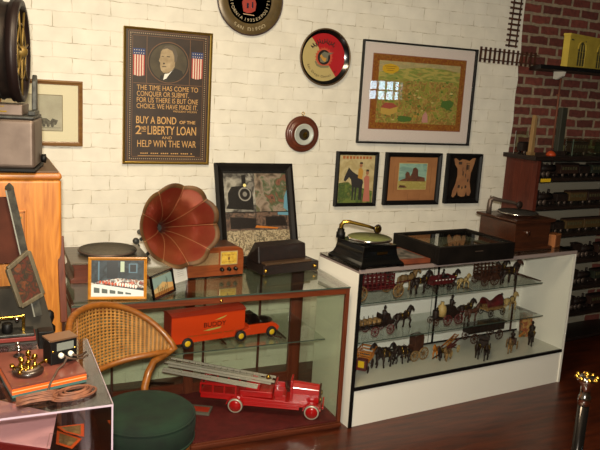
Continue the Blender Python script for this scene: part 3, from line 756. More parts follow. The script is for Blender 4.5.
pr2 = [(-.042, .085), (-.044, .13), (-.036, .158), (-.018, .174), (0, .178), (.018, .174), (.036, .158), (.044, .13), (.042, .085)]
h0, h1 = Lw - .115, Lw + .035
vs = [(h0, W / 2 + a_, b_) for a_, b_ in prof] + [(h1, W / 2 + a_, b_) for a_, b_ in pr2]; k = len(prof)
hd.add(vs, [list(range(k)), list(reversed(range(k, 2 * k)))] + [(i, i + k, i + k + 1, i + 1) for i in range(k - 1)]); hd.build('hood', None, t, .003)
fp('radiator', (h1, W / 2 - .042, .085), (h1 + .01, W / 2 + .042, .17), M['ironbrown'])
fp('bumper', (h1 + .02, .0, .062), (h1 + .03, W, .075), M['firered'])
for y_ in (.02, W - .02): MB().use(M['dullgold']).lathe([(0, 0), (.012, .004), (.013, .016), (0, .018)], (h1 + .0, y_, .11), 'x', 14).build('headlamp', None, t)
m_ = MB().use(R_)
m_.box((h0 - .095, .01, .085), (h0 - .035, W - .01, .12)); m_.box((h0 - .1, .012, .12), (h0 - .088, W - .012, .178)); m_.box((h0 - .1, .008, .11), (h0 - .05, .014, .15)); m_.box((h0 - .1, W - .014, .11), (h0 - .05, W - .008, .15)); m_.build('driver_seat', None, t, .003)
fp('dashboard', (h0 - .012, .02, .085), (h0, W - .02, .205))
m_ = MB().use(M['ironbrown']); m_.torus((h0 - .035, W * .35, .165), .022, .003, 'x', 18, 6); m_.tube([(h0 - .03, W * .35, .165), (h0 - .008, W * .35, .13)], .003, 6); m_.build('steering_wheel', None, t)
m_ = MB().use(R_); m_.box((.02, .012, .095), (h0 - .11, W - .012, .13)); m_.box((.05, .02, .13), (.13, W - .02, .165)); m_.cyl((.09, W / 2, .165), (.09, W / 2, .19), .026, 14); m_.build('turntable_body', None, t, .004)
m_ = MB().use(R_)   # open basket rails at the rear
for y_ in (0, W):
    for z_ in (.1, .155): m_.bar((-.2, y_, z_), (.0, y_, z_), .008, .012)
    for x_ in (-.2, -.13, -.065, 0): m_.bar((x_, y_, .1), (x_, y_, .155), .01, .01, (1, 0, 0))
m_.bar((-.2, 0, .155), (-.2, W, .155), .008, .012); m_.bar((-.2, 0, .1), (-.2, W, .1), .008, .012); m_.build('side_rails', None, t, .001)
def ladder(y_, x0, z0_, x1, z1_, wd_, nr):
    l = MB().use(M['alu'])
    for s_ in (-1, 1): l.bar((x0, y_ + s_ * wd_ / 2, z0_), (x1, y_ + s_ * wd_ / 2, z1_), .007, .012)
    for i in range(nr):
        f_ = (i + .5) / nr; xx = x0 + (x1 - x0) * f_; zz = z0_ + (z1_ - z0_) * f_
        l.tube([(xx, y_ - wd_ / 2, zz), (xx, y_ + wd_ / 2, zz)], .003, 6)
    return l.build('ladder', None, t)
ladder(W / 2, -.42, .248, .21, .185, .065, 17); ladder(W / 2, -.40, .224, .19, .168, .045, 15)
ladder(.008, -.42, .212, .12, .16, .03, 13); ladder(W - .008, -.34, .2, .12, .16, .03, 11)
m_ = MB().use(M['brass']); m_.lathe([(0, 0), (.012, .002), (.015, .012), (.008, .022), (0, .026)], (.17, W / 2, .185), 'z', 14); m_.build('bell', None, t)
for x_ in (0, Lw):
    for y_ in (-.006, W + .006): wheel(t, (x_, y_, r), r, .018, M['alu'], R_, hubr=.35, inn=.82)

# small dark iron toy behind the chair, and a flat book
a = at(148, 393, z=zf); b = at(180, 398, z=zf)
t = thing('toy_cap_pistol', 'small black iron toy lying at the back of the case floor behind the chair', 'toy', at(160, 386, z=zf + .02), .12)
t.location.z = zf
m_ = MB().use(M['black']); m_.bar((-.06, 0, .05), (.09, 0, .018), .012, .016); m_.bar((-.06, 0, .012), (.05, 0, .03), .012, .012); m_.build('frame', None, t, .002)
m_ = MB().use(M['black']); m_.tube([(-.065, 0, .01), (-.07, 0, .03), (-.058, 0, .052)], .007, 8); m_.bar((.02, 0, .026), (.1, 0, .006), .01, .012); m_.build('handle', None, t)
a = at(209, 410, z=zf)
t = thing('picture_book', 'flat grey and red book on the case floor partly hidden by the green seat', 'book', (a.x - .045, a.y, zf), -.5)
MB().use(mat('book_grey', '5c5a50', .6)).box((-.09, -.05, 0), (.055, .05, .012)).build('cover', None, t, .001)
MB().use(mat('book_red', 'a8301c', .5)).box((-.07, -.03, .012), (.045, .03, .0128)).build('cover_panel', None, t)

# ------------------------------------------------------------------ on top of the left case
# horn gramophone
gx, gy = -.285, -.574
t = thing('horn_gramophone', 'antique wooden talking machine with a large red-brown petal horn, on the wooden glass case', 'gramophone', (gx + .19, gy + .16, LH))
T = Matrix.Translation((-gx - .19, -gy - .16, -LH)); G = MB(T)
z1 = LH + .1
MB(T).use(M['mahog']).prism([(gx - .008, LH), (gx + .388, LH), (gx + .388, LH + .018), (gx + .37, LH + .03), (gx + .37, z1 - .02), (gx + .385, z1), (gx - .005, z1), (gx + .01, z1 - .02), (gx + .01, LH + .03), (gx - .008, LH + .018)], gy, gy + .32).build('cabinet', None, t, .003)
MB(T).use(wood('grey_brown_lid', '4c4236', '5e5242', .4, 'x')).box((gx - .012, gy - .012, z1), (gx + .392, gy + .332, z1 + .014)).build('cabinet_top', None, t, .004)
cc = (gx + .2, gy + .165, z1 + .014)
pl_ = MB(T).use(M['steel']).lathe([(0, 0), (.012, 0), (.012, .012), (.15, .012), (.153, .018), (.15, .022), (0, .022)], cc, 'z', 44).build('turntable', None, t)
MB(T).use(M['grayfelt']).lathe([(0, .0225), (.146, .0225), (.146, .024), (0, .024)], cc, 'z', 44).build('felt', None, pl_)
nrm = Vector((.12, -.955, .22)).normalized()
mc = at(180, 226, y=-.66); thr = mc - nrm * .36
ref = Vector((0, 0, 1)); ea = ref.cross(nrm).normalized(); eb = nrm.cross(ea)
Rm = .212; NP = 9
def hp(u, v, off=0):
    th = 2 * PI * u; s_ = v
    prof = .022 + (Rm - .022) * (.16 * s_ + .84 * s_ ** 2.6)
    ph = (NP * u) % 1.0
    sc = 1 + (.055 * math.sin(PI * ph) - .015) * max(0, s_ - .15) * 1.15
    dep = .36 * (s_ ** .92) + .024 * math.sin(PI * ph) * s_ ** 2
    return mc - nrm * .36 + nrm * dep + (ea * math.cos(th) + eb * math.sin(th)) * (prof * sc + off)
hm = mat('horn_copper', '78291c', .34, .5, '844a2c', 5, coat=.1, lo=.35, hi=.75)
hs = MB(T).use(hm).grid(lambda u, v: hp(u, v), 9 * 8, 22)
# tarnished gold lip as a material band
o = hs.build('horn', None, t, fix=False, solid=.002)
nt = hm.node_tree; 
lm = mat('horn_lip', '4c3018', .6, .3, '6a4c28', 9); o.data.materials.append(lm)
for i, f_ in enumerate(o.data.polygons):
    if (i % 22) >= 21: f_.material_index = 1
seam = MB(T).use(mat('seam_brown', 'a0704c', .5, .4))
for k in range(NP): seam.tube([hp(k / NP, v / 14) - (hp(k / NP, v / 14) - (thr + nrm * .36 * v / 14)).normalized() * .0022 for v in range(2, 15)], .0016, 5)
seam.build('horn_seam', None, o)
rp = at(136, 241, y=-.52)
e0 = thr; 
arm = MB(T).use(M['castiron']); arm.tube([thr + nrm * .03, thr - nrm * .03, thr + Vector((-.03, .06, -.03)), thr + Vector((-.08, .05, -.03)), (rp + Vector((.09, .1, .0))), rp + Vector((.03, .02, .004))], [.022, .02, .018, .015, .012, .01], 12); arm.build('tone_arm', None, t)
rd = MB(T).use(M['castiron']).lathe([(0, -.01), (.012, -.01), (.017, -.005), (.017, .005), (.012, .01), (0, .01)], rp, 'y', 18); rd.tube([rp, rp + Vector((.02, 0, -.03))], .003, 6); rd.torus(rp - Vector((0, .013, 0)), .013, .003, 'y', 14, 6); rd.build('reproducer', None, t)
b0 = at(146, 268, y=-.5); br_ = MB(T).use(M['black']); br_.tube([(gx + .388, gy + .2, z1 - .05), (gx + .43, gy + .22, z1 - .01), thr + Vector((.02, -.01, -.05)), thr + Vector((0, .03, -.015))], [.011, .01, .009, .008], 10); br_.build('horn_bracket', None, t)

def stand_frame(name, label, px_l, px_r, zbase, h, fw, dep, lean, fm, cat, strut=True):
    """frame standing on a surface; px_l/px_r are world points of its bottom corners"""
    mid = (px_l + px_r) / 2; W_ = (px_r - px_l).length; a_ = math.atan2(px_r.y - px_l.y, px_r.x - px_l.x)
    t = thing(name, label, cat, (mid.x, mid.y, zbase), a_, rx=-lean)
    if strut: MB().use(M['blackwood']).bar((0, .0, h * .6), (0, h * .6 * math.sin(lean) + .03 + .1 * h, -.0), .04, .003).build('easel_strut', None, t)
    return t, frame_parts(t, W_, h, fw, dep, fm), W_
# golden wood photo frame
t, d, W_ = stand_frame('photo_frame', 'golden wood framed colour photograph of a shop table, on the wooden glass case', at(88, 299.5, z=LH), at(146.5, 299, z=LH), LH + .001, .2, .014, .012, .12, M['goldwood'], 'photo frame')
H_ = .2; a = W_ / 2 - .014
p = MB().use(palette('photo_dark', ['1c2426', '2c3840', '14181a', '3c4c54'], 16)); rect(p, -a, .014, a, H_ - .014, d)
p.use(mat('photo_blue', '4c6a7c', .4)); rect(p, a - .07, .125, a - .03, .17, d - .0005); rect(p, -a + .03, .09, -a + .037, .18, d - .0005)
p.use(mat('photo_black', '101416', .4)); rect(p, a - .064, .13, a - .036, .165, d - .001); rect(p, -.05, .1, 0, .18, d - .0006)
p.use(mat('photo_window', 'a8b8a0', .4)); rect(p, .012, .13, .03, .18, d - .001)
p.use(palette('photo_goods', ['c0c4bc', 'b84c2c', '2c3434', 'd8dcd8', '8c5a3c', '5c6c70'], 60)); p.flat([(-a, .07), (-a + .03, .085), (.0, .1), (a, .09), (a, .055), (.02, .06), (-a, .08)], d - .0012)
p.use(mat('photo_orange', 'b84a24', .4))
for k in range(12): blob(p, -.08 + .014 * k, .083 - .0022 * k, .005, .007, d - .0016, seed=k)
p.use(mat('photo_white', 'd0d4d4', .4)); p.flat([(-a, .07), (-a + .02, .074), (a, .04), (a, .014), (-a, .014)], d - .0014)
p.use(mat('photo_gap', '4c5450', .4))
for k in range(5): x_ = -a + .012 + .036 * k; p.flat([(x_, .058 - .006 * k), (x_ + .026, .053 - .006 * k), (x_ + .026, .03 - .002 * k), (x_, .032 - .002 * k)], d - .0018)
p.use(M['paper'])
for k in range(8): blob(p, .0 + .012 * k, .074 - .002 * k, .004, .009, d - .002, seed=k + 30)
p.build('photograph', None, t)
# small black frame
t, d, W_ = stand_frame('photo_frame', 'small tilted black frame with a sunset landscape of joshua trees, beside the golden photo frame', at(153, 301, z=LH), at(174.5, 291, z=LH), LH + .001, .118, .011, .01, .22, M['blackgloss'], 'photo frame')
a = W_ / 2 - .011
p = MB().use(mat('dusk_sky', '7c9490', .4)); rect(p, -a, .011, a, .101, d)
p.use(mat('dusk_orange', 'c8985c', .4, 0, 'b8a878', 30)); p.flat([(-a, .011), (a, .011), (a, .05), (a * .4, .06), (0, .07), (-a * .5, .055), (-a, .045)], d - .0005)
p.use(mat('dusk_ground', '94602c', .4)); rect(p, -a, .011, a, .028, d - .0008)
p.use(M['black'])
for k, (x_, h_) in enumerate(((-.045, .05), (-.028, .03), (-.012, .036), (.004, .028), (.02, .04), (.036, .075))):
    if abs(x_) < a:
        p.flat([(x_ - .002, .014), (x_ + .002, .014), (x_ + .0015, .014 + h_), (x_ - .0015, .014 + h_)], d - .0012); p.flat([(x_, .014 + h_ * .5), (x_ + .008, .014 + h_ * .75), (x_ + .009, .014 + h_ * .9), (x_ + .005, .014 + h_ * .75)], d - .0012); p.flat([(x_, .014 + h_ * .45), (x_ - .008, .014 + h_ * .7), (x_ - .008, .014 + h_ * .85), (x_ - .005, .014 + h_ * .65)], d - .0012)
p.build('photograph', None, t)
# white card
pa, pb = at(175, 283.5, z=LH), at(187.5, 279.5, z=LH); mid = (pa + pb) / 2
t = thing('display_card', 'small white card leaning between the horn and the radio', 'card', (mid.x, mid.y, LH), math.atan2(pb.y - pa.y, pb.x - pa.x), rx=-.2)
W_ = (pb - pa).length
MB().use(M['paper']).box((-W_ / 2, -.002, 0), (W_ / 2, 0, .085)).build('card', None, t)
m_ = MB().use(mat('card_print', 'b0a8a0', .6))
for k in range(4): m_.flat([(-.025, .03 + .01 * k), (.025, .03 + .01 * k), (.025, .032 + .01 * k), (-.025, .032 + .01 * k)], -.0024)
m_.build('faint_print', None, t); MB().use(M['blackwood']).bar((0, .001, .06), (0, .035, .006), .02, .002).build('easel_strut', None, t)
# radio
pa, pb = at(187.5, 279.5, z=LH), at(243, 275, z=LH)
W_ = (pb - pa).length; ang = math.atan2(pb.y - pa.y, pb.x - pa.x)
t = thing('tabletop_radio', 'small veneered wooden radio with sloped top, lit dial and three dark knobs', 'radio', (pa.x, pa.y, LH), ang)
D_ = .17; Hh = .165
m_ = MB().use(M['radio']); m_.prism([(0, .006), (0, .12), (.004, .155), (.03, Hh), (W_ - .04, Hh), (W_ - .008, .15), (W_, .12), (W_, .006)], 0, .02); m_.build('front_panel', None, t, .003)
m_ = MB().use(wood('radio_top', '3c2418', '4c3020', .35, 'x', .2)); m_.prism([(0, .006), (0, .12), (.004, .155), (.03, Hh), (W_ - .04, Hh), (W_ - .008, .15), (W_, .12), (W_, .006)], .02, D_); m_.build('cabinet', None, t, .003)
m_ = MB().use(M['black']); m_.box((.004, .004, 0), (W_ - .004, D_ - .004, .006)); m_.build('base', None, t)
m_ = MB().use(mat('grille_cloth', '8c6e48', .8, 0, '7a5c3a', 150)); m_.box((.03, -.001, .07), (W_ * .54, .0, .135)); m_.build('grille_cloth', None, t)
m_ = MB().use(mat('dial_lip', 'b8a878', .35, .4)); m_.box((W_ * .57, -.004, .066), (W_ * .88, .0, .142)); dl = m_.build('dial_frame', None, t, .001)
m_ = MB().use(mat('radio_dial', 'c8a848', .3, 0, 'b08c30', 60)); m_.box((W_ * .585, -.0048, .071), (W_ * .865, -.004, .137)); m_.build('dial_scale', None, dl)
m_ = MB().use(mat('dial_ink', '6c4418', .5)); xc = W_ * .72
for k in range(9): m_.flat([(W_ * .6 + .008 * k, .118), (W_ * .6 + .008 * k + .003, .118), (W_ * .6 + .008 * k + .003, .126), (W_ * .6 + .008 * k, .126)], -.0052); m_.flat([(W_ * .6 + .008 * k, .08), (W_ * .6 + .008 * k + .003, .08), (W_ * .6 + .008 * k + .003, .086), (W_ * .6 + .008 * k, .086)], -.0052)
m_.disc(xc, .102, .006, .01, -.0054, 12); m_.flat([(xc - .001, .084), (xc + .001, .084), (xc + .001, .12), (xc - .001, .12)], -.0056); m_.build('dial_markings', None, dl)
for k in (.6, .73, .85): MB().use(M['blackgloss']).lathe([(0, -.018), (.009, -.017), (.0105, -.002), (.012, 0)], (W_ * k, 0, .042), 'y', 16).build('knob', None, t)
# black slanted case with brass knobs
pa, pb = at(265, 276.5, z=LH), at(317, 270.5, z=LH)
W_ = (pb - pa).length + .02; ang = math.atan2(pb.y - pa.y, pb.x - pa.x)
t = thing('bellows_camera_case', 'dark leather covered box with sloping hood and two brass knobs, right of the radio', 'camera box', (pa.x - .01, pa.y, LH), ang)
D_ = .195
MB().use(M['leather']).box((0, 0, .004), (W_, D_, .058)).build('base_box', None, t, .004)
MB().use(mat('metal_strip', '5c4634', .35, .5)).prism([(.012, .058), (W_ - .05, .058), (W_ - .05, .072), (.012, .072)], .0, .05).build('front_strip', None, t, .004)
m_ = MB().use(M['leather'])
x0, x1 = -.005, W_ - .055
vs = [(x0, .05, .058), (x1, .05, .058), (x1, D_ - .0, .058), (x0, D_ - .0, .058), (x0, .065, .155), (x1, .065, .155), (x1 - .02, .14, .165), (x0 + .02, .14, .165)]
m_.add(vs, [(0,1,5,4), (1,2,6,5), (2,3,7,6), (3,0,4,7), (4,5,6,7), (3,2,1,0)]); m_.build('hood', None, t, .008)
for x_ in (.014, W_ - .03): MB().use(M['brass']).lathe([(0, -.012), (.009, -.009), (.01, -.002), (.013, 0)], (x_, 0, .03), 'y', 16).build('brass_knob', None, t)
for x_ in (.01, W_ - .01):
    for y_ in (.01, D_ - .01): MB().use(M['brass']).lathe([(.006, 0), (.007, .004)], (x_, y_, 0), 'z', 10).build('foot', None, t)
# locomotive picture
lean = .33
pl_, pr_ = Vector((.63, -.40, LH)), Vector((1.055, -.40, LH))
t = thing('framed_photograph', 'large black framed photo montage with a steam locomotive, leaning behind the radio', 'picture frame', ((pl_.x + pr_.x) / 2 - .045, -.385, LH + .002), 0, rx=-lean)
H_ = .60; W_ = .492
d = frame_parts(t, W_, H_, .045, .022, M['blackwood'])
MB().use(M['black']).bar((0, .0, H_ * .62), (0, .18, .07), .03, .003).build('easel_strut', None, t)
a = W_ / 2 - .045
p = MB().use(M['black']); rect(p, -a, .045, a, H_ - .045, d)
p.use(palette('steam_photo', ['4c4844', '7c7870', '2c2824', 'a09c90', '5c584c'], 9)); rect(p, -a + .005, .31, -.005, H_ - .06, d - .0005)
p.use(palette('hillside_photo', ['3c3428', '6c5c4c', '8c7c6c', '3c5030', '7c4c3c', '24281c'], 14, detail=8)); rect(p, -.005, .31, a - .002, H_ - .06, d - .0005)
p.use(palette('rust_photo', ['3c2c24', '6c5444', '241c18', '8c7464'], 26, detail=8)); rect(p, -a + .005, .2, a - .002, .305, d - .0005)
p.use(palette('crowd_photo', ['8c7c60', '3c3424', 'b8a888', '5c4c34', '9c8c74'], 60, detail=8)); rect(p, -a + .005, .05, a - .002, .2, d - .0005)
p.use(mat('loco_black', '14110f', .4)); p.flat([(-a + .01, .33), (-.02, .32), (-.02, .4), (-.03, .44), (-.06, .46), (-.06, .53), (-.085, .53), (-.085, .465), (-.15, .46), (-.175, .42), (-.175, .36)], d - .001)
p.use(mat('loco_ring', '8c8880', .4)); p.disc(-.07, .415, .04, .042, d - .0014, 24); p.use(mat('loco_black2', '1c1816', .4)); p.disc(-.07, .415, .032, .034, d - .0017, 24); p.use(mat('loco_grey', '7c7870', .4)); p.disc(-.07, .415, .014, .015, d - .002, 16)
p.use(mat('lamp_print', 'f0e090', .4)); p.disc(-.068, .468, .01, .01, d - .002, 12)
p.use(mat('sky_print', '5c8ca0', .4)); p.flat([(a - .03, .33), (a - .002, .31), (a - .002, .44), (a - .02, .4)], d - .001); p.flat([(a - .07, .29), (a - .002, .285), (a - .002, .305), (a - .07, .305)], d - .001)
p.use(mat('orange_stripe', 'b86a1c', .4)); p.flat([(-.02, .215), (.12, .205), (.13, .212), (-.01, .228)], d - .0012)
p.use(mat('dark_print', '1c1512', .4)); p.flat([(-a + .03, .21), (-.01, .21), (-.01, .27), (-a + .03, .28)], d - .001); p.flat([(.05, .225), (a - .01, .22), (a - .03, .28), (.05, .28)], d - .001)
p.build('photo_montage', None, t)
MB().use(M['picglass']).box((-a, -.02, .045), (a, -.0185, H_ - .045)).build('glazing', None, t)
# ------------------------------------------------------------------ white display case
WA = math.radians(5.1794); WO = Vector((1.1449, -.9577, 0)); WW, WD, WH = 1.7075, .4204, .9123
ex = Vector((math.cos(WA), math.sin(WA), 0)); ey = Vector((-math.sin(WA), math.cos(WA), 0))
def CW(x, y, z): return WO + ex * x + ey * y + Vector((0, 0, z))
t = thing('display_case', 'white laminate display case with black edging holding rows of cast iron horse toys', 'display case', WO, WA)
def wp_(name, mt, a, b, bevel=0): return MB().use(mt).box(a, b).build(name, None, t, bevel)
wi = mat('case_white_inside', 'f0efe6', .5)
wp_('side_panel', M['white'], (0, .004, 0), (.018, WD, WH - .022)); wp_('side_panel', M['white'], (WW - .018, .0, 0), (WW, WD, WH - .022))
wp_('back_panel', wi, (.018, WD - .014, .222), (WW - .018, WD, WH - .022))
wp_('case_floor', mat('case_floor_gray', 'bcbcb0', .3, coat=.3), (.018, .012, .21), (WW - .018, WD - .014, .234))
wp_('kick_panel', M['white'], (.02, .006, 0), (WW - .018, .02, .222))
wp_('glass_top', M['tgray'], (-.001, .01, WH - .01), (WW + .002, WD, WH)); wp_('top_front_rail', M['mauve'], (-.001, -.002, WH - .022), (WW + .002, .01, WH), .001)
for a_, b_ in (((0, .01, WH - .022), (.018, WD, WH - .01)), ((WW - .018, .01, WH - .022), (WW, WD, WH - .01))): wp_('top_side_rail', M['mauve'], a_, b_)
wp_('front_edge_strip', M['black'], (0, -.003, 0), (.02, .006, WH - .022)); wp_('front_edge_strip', M['black'], (.02, -.002, .216), (WW - .018, .01, .234))
wp_('front_glass', M['glass'], (.02, .0, .234), (WW - .018, .004, WH - .022))
wp_('door_gap', M['black'], (.018, WD - .016, .234), (WW - .018, WD - .0145, .246))
for (z_, y1, x1) in ((.705, .24, 1.475), (.478, .36, 1.515)):
    wp_('glass_shelf', M['sglass'], (.03, .045, z_ - .006), (x1, y1, z_)); wp_('shelf_edge', M['glassedge'], (.03, .0438, z_ - .006), (x1, .045, z_))
for x_ in (.3, .905, 1.62):
    if x_ != .3: wp_('shelf_standard', M['black'] if x_ < 1 else M['ironbrown'], (x_ - .006, WD - .022, .24), (x_ + .006, WD - .0145, WH - .03))
    for z_ in (.705, .478):
        if x_ > .8: MB().use(M['ironbrown']).prism([(WD - .02, z_ - .006), (.1, z_ - .006), (.1, z_ - .011), (WD - .02, z_ - .032)], x_ - .1 - .002 if x_ > 1.5 else x_ - .002, x_ - .1 + .002 if x_ > 1.5 else x_ + .002, 'x').build('shelf_bracket', None, t)
wp_('door_seam', M['glassedge'], (.87, WD - .0155, .24), (.874, WD - .0145, WH - .03))
# ---- cast iron toys; local frame: +x is the way the horses face, origin on the shelf
def horse_mesh(s, step=0):
    """one cast horse, height about s at the ears, nose towards +x, origin between its feet"""
    b = MB(Matrix.Diagonal((s, s, s, 1)))
    b.tube([(-.36, 0, .62), (-.3, 0, .6), (-.12, 0, .58), (.1, 0, .58), (.25, 0, .62), (.34, 0, .72)], [.06, .13, .12, .12, .14, .1], 10)
    b.tube([(.27, 0, .64), (.38, 0, .8), (.44, 0, .93), (.48, 0, .95)], [.13, .09, .065, .05], 9)
    b.tube([(.42, 0, .95), (.52, 0, .9), (.62, 0, .78), (.64, 0, .74)], [.06, .062, .042, .035], 8)
    for y_ in (-.03, .03): b.tube([(.42, y_, .96), (.42, y_, 1.04)], [.022, .004], 5)
    b.tube([(.24, 0, .8), (.33, 0, .93), (.4, 0, 1.0)], [.03, .035, .02], 6)
    b.tube([(-.38, 0, .66), (-.47, 0, .6), (-.5, 0, .42), (-.47, 0, .3)], [.04, .05, .045, .015], 7)
    k = .16 if step else -.1
    for y_, dx in ((-.07, k), (.07, -k * .6)):
        b.tube([(.24, y_, .56), (.26 + dx, y_, .36), (.24 + dx * .8, y_, .18), (.25 + dx * 1.2, y_, .03)], [.085, .05, .032, .04], 7)
    for y_, dx in ((-.07, -k), (.07, k * .7)):
        b.tube([(-.3, y_, .58), (-.26 + dx * .5, y_, .38), (-.36 + dx, y_, .22), (-.33 + dx, y_, .03)], [.11, .06, .035, .042], 7)
    return b
def horse(parent, x, y, s, mt, step=0, label=None, z=0):
    s *= 1.17
    o = horse_mesh(s, step).build('horse', mt, parent); o.location = (x, y, z)
    h = MB(Matrix.Diagonal((s, s, s, 1))).use(M['brass'] if mt is M['iron'] else M['iron'])
    h.torus((.2, 0, .64), .145, .02, 'x', 12, 5); h.torus((-.1, 0, .6), .128, .016, 'x', 12, 5); h.build('harness', None, o)
    if label: o['label'] = label
    return o
def driver(parent, x, y, z, s, mt, hat=True, name='driver'):
    s *= 1.15
    b = MB(Matrix.Translation((x, y, z)) @ Matrix.Diagonal((s, s, s, 1))).use(mt)
    b.tube([(0, 0, 0), (.02, 0, .25), (.03, 0, .48), (.04, 0, .6)], [.15, .14, .17, .07], 9)
    b.ell((.06, 0, .72), (.09, .085, .11))
    for y_ in (-.1, .1): b.tube([(0, y_, .05), (.22, y_, .06), (.26, y_, -.22), (.33, y_, -.25)], [.085, .075, .05, .035], 7); b.tube([(.03, y_ * 1.7, .5), (.12, y_ * 1.7, .32), (.3, y_, .35)], [.06, .05, .035], 7)
    if hat: b.lathe([(.12, .78), (.12, .8), (.075, .8), (.07, .9), (0, .91)], (.06, 0, 0), 'z', 12)
    return b.build(name, None, parent)
def wh(t, x, y, r, mt, sp=10, w=.008): return wheel(t, (x, y, r), r, w, None, mt, spokes=sp)
def four(t, xs, half, rs, mt, sp=10):
    for x_, r_ in zip(xs, rs):
        for s_ in (-1, 1): wh(t, x_, s_ * half, r_, mt, sp)
        MB().use(M['iron']).cyl((x_, -half, r_), (x_, half, r_), .003, 6).build('axle', None, t)
GR = 'cast iron horse drawn toys'
def toy(name, label, l0, l1, z, kind='toy wagon'):
    """l0, l1: case-local (x, y) of the toy's rear and front; scaled so that it spans them"""
    a = CW(l0[0], l0[1], z); b = CW(l1[0], l1[1], z); d = b - a
    return thing(name, label, kind, a, math.atan2(d.y, d.x), GR), d.length
def lz(u, v, z):
    p = at(u, v, z=z) - WO; return (p.dot(ex), p.dot(ey))
def slat_bed(t, x0, x1, half, z0, z1, mt, nr, ns, ends=True):
    m_ = MB().use(mt); m_.box((x0, -half, z0), (x1, half, z0 + .006))
    for s_ in (-1, 1):
        y_ = s_ * half
        for i in range(nr): z_ = z0 + (z1 - z0) * (i + 1) / nr; m_.box((x0, y_ - .002, z_ - .006), (x1, y_ + .002, z_))
        for i in range(ns + 1): x_ = x0 + (x1 - x0) * i / ns; m_.box((x_ - .003, y_ - .003, z0), (x_ + .003, y_ + .003, z1 + .004))
    if ends:
        for x_ in (x0, x1):
            for i in range(nr): z_ = z0 + (z1 - z0) * (i + 1) / nr; m_.box((x_ - .002, -half, z_ - .006), (x_ + .002, half, z_))
    return m_.build('slatted_bed', None, t)
def shaft(t, x0, x1, y, z, mt, half=0):
    m_ = MB().use(mt)
    for s_ in ((-1, 1) if half else (0,)): m_.bar((x0, y + s_ * half, z), (x1, y + s_ * half, z + .01), .005, .005)
    m_.build('shaft', None, t)
Z1, Z2, Z3 = .705, .478, .234
paleh = M['palegold']
# a: red stake wagon
t, L = toy('toy_stake_wagon', 'long dark red stake wagon with tan and black horses, left on the top shelf', (.03, .13), (.58, .135), Z1)
slat_bed(t, .0, .27, .045, .055, .14, M['toyred'], 4, 9); driver(t, .25, 0, .115, .06, M['iron'])
four(t, (.04, .30), .055, (.045, .04), M['tan'], 12); m_ = MB().use(M['toyred']); m_.box((.24, -.03, .05), (.33, .03, .06)); m_.build('front_carriage', None, t)
shaft(t, .32, .5, 0, .07, M['toyred']); horse(t, .43, .028, .125, M['tan'], 1, 'tan horse'); horse(t, .475, -.035, .12, M['iron'], 0, 'black horse')
# b: red sled wagon
t, L = toy('toy_farm_wagon', 'low red wagon with driver, black and cream horses, middle of the top shelf', (.60, .13), (.90, .13), Z1)
m_ = MB().use(M['toyred']); m_.add([(0, -.03, .04), (.15, -.03, .045), (.15, .03, .045), (0, .03, .04), (-.01, -.04, .075), (.17, -.04, .085), (.17, .04, .085), (-.01, .04, .075)], [(3,2,1,0), (0,1,5,4), (1,2,6,5), (2,3,7,6), (3,0,4,7)]); m_.build('wagon_box', None, t, .002, solid=.003)
m_ = MB().use(M['white'])
for k in range(6): m_.box((.01 + .026 * k, -.0425, .07), (.02 + .026 * k, -.041, .076))
m_.build('painted_dashes', None, t)
driver(t, .1, 0, .07, .055, M['iron'], name='driver'); driver(t, .065, 0, .065, .045, M['toyred'], False, 'passenger'); four(t, (.02, .13), .036, (.024, .024), M['iron'], 8); shaft(t, .15, .25, 0, .05, M['iron'])
horse(t, .19, .025, .095, M['iron'], 0, 'black horse'); horse(t, .24, -.03, .08, paleh, 1, 'cream horse')
# c: brown stake wagon
t, L = toy('toy_stake_wagon', 'brown stake wagon with three dark horses, right on the top glass shelf', (.99, .14), (1.33, .13), Z1)
slat_bed(t, .0, .15, .036, .06, .125, M['ironbrown'], 3, 5); four(t, (.025, .105), .044, (.03, .038), M['ironbrown'], 10); driver(t, .16, 0, .09, .07, M['iron'])
m_ = MB().use(M['ironbrown']); m_.box((0, -.034, .035), (.17, .034, .062)); m_.build('wagon_body', None, t); shaft(t, .17, .32, 0, .06, M['iron'])
horse(t, .20, .03, .125, M['iron'], 0); horse(t, .22, -.04, .12, M['iron'], 1); horse(t, .29, .0, .12, M['ironbrown'], 0, 'brown lead horse')
# d: barrel wagon
t, L = toy('toy_barrel_wagon', 'black wagon of tan barrels with red wheels and one horse, left on middle shelf', (.10, .13), (.51, .16), Z2)
m_ = MB().use(M['iron']); m_.box((0, -.032, .05), (.2, .032, .058)); m_.tube([(-.005, -.032, .06), (.0, 0, .05), (-.005, .032, .06)], .01, 8)
for k in range(6):
    for s_ in (-1, 1): m_.bar((.015 + .033 * k, s_ * .034, .055), (.012 + .033 * k, s_ * .04, .1), .003, .003)
for s_ in (-1, 1): m_.bar((0, s_ * .036, .075), (.19, s_ * .036, .078), .003, .004)
m_.build('wagon_frame', None, t)
for k in range(4):
    for s_ in (-.5, .5): MB().use(M['tan']).lathe([(.012, -.018), (.017, -.006), (.017, .006), (.012, .018)], (.03 + .038 * k, s_ * .03, .078), 'x', 12).build('barrel', None, t)
driver(t, .195, 0, .085, .075, M['iron']); m_ = MB().use(M['iron']); m_.prism([(.16, .055), (.25, .055), (.26, .075), (.23, .08), (.215, .12), (.2, .09), (.165, .12)], -.03, .03); m_.build('driver_box', None, t)
four(t, (.1, .215), .042, (.03, .03), M['toyred'], 9); shaft(t, .24, .36, 0, .06, M['iron'], .018); horse(t, .34, 0, .12, M['iron'], 1)
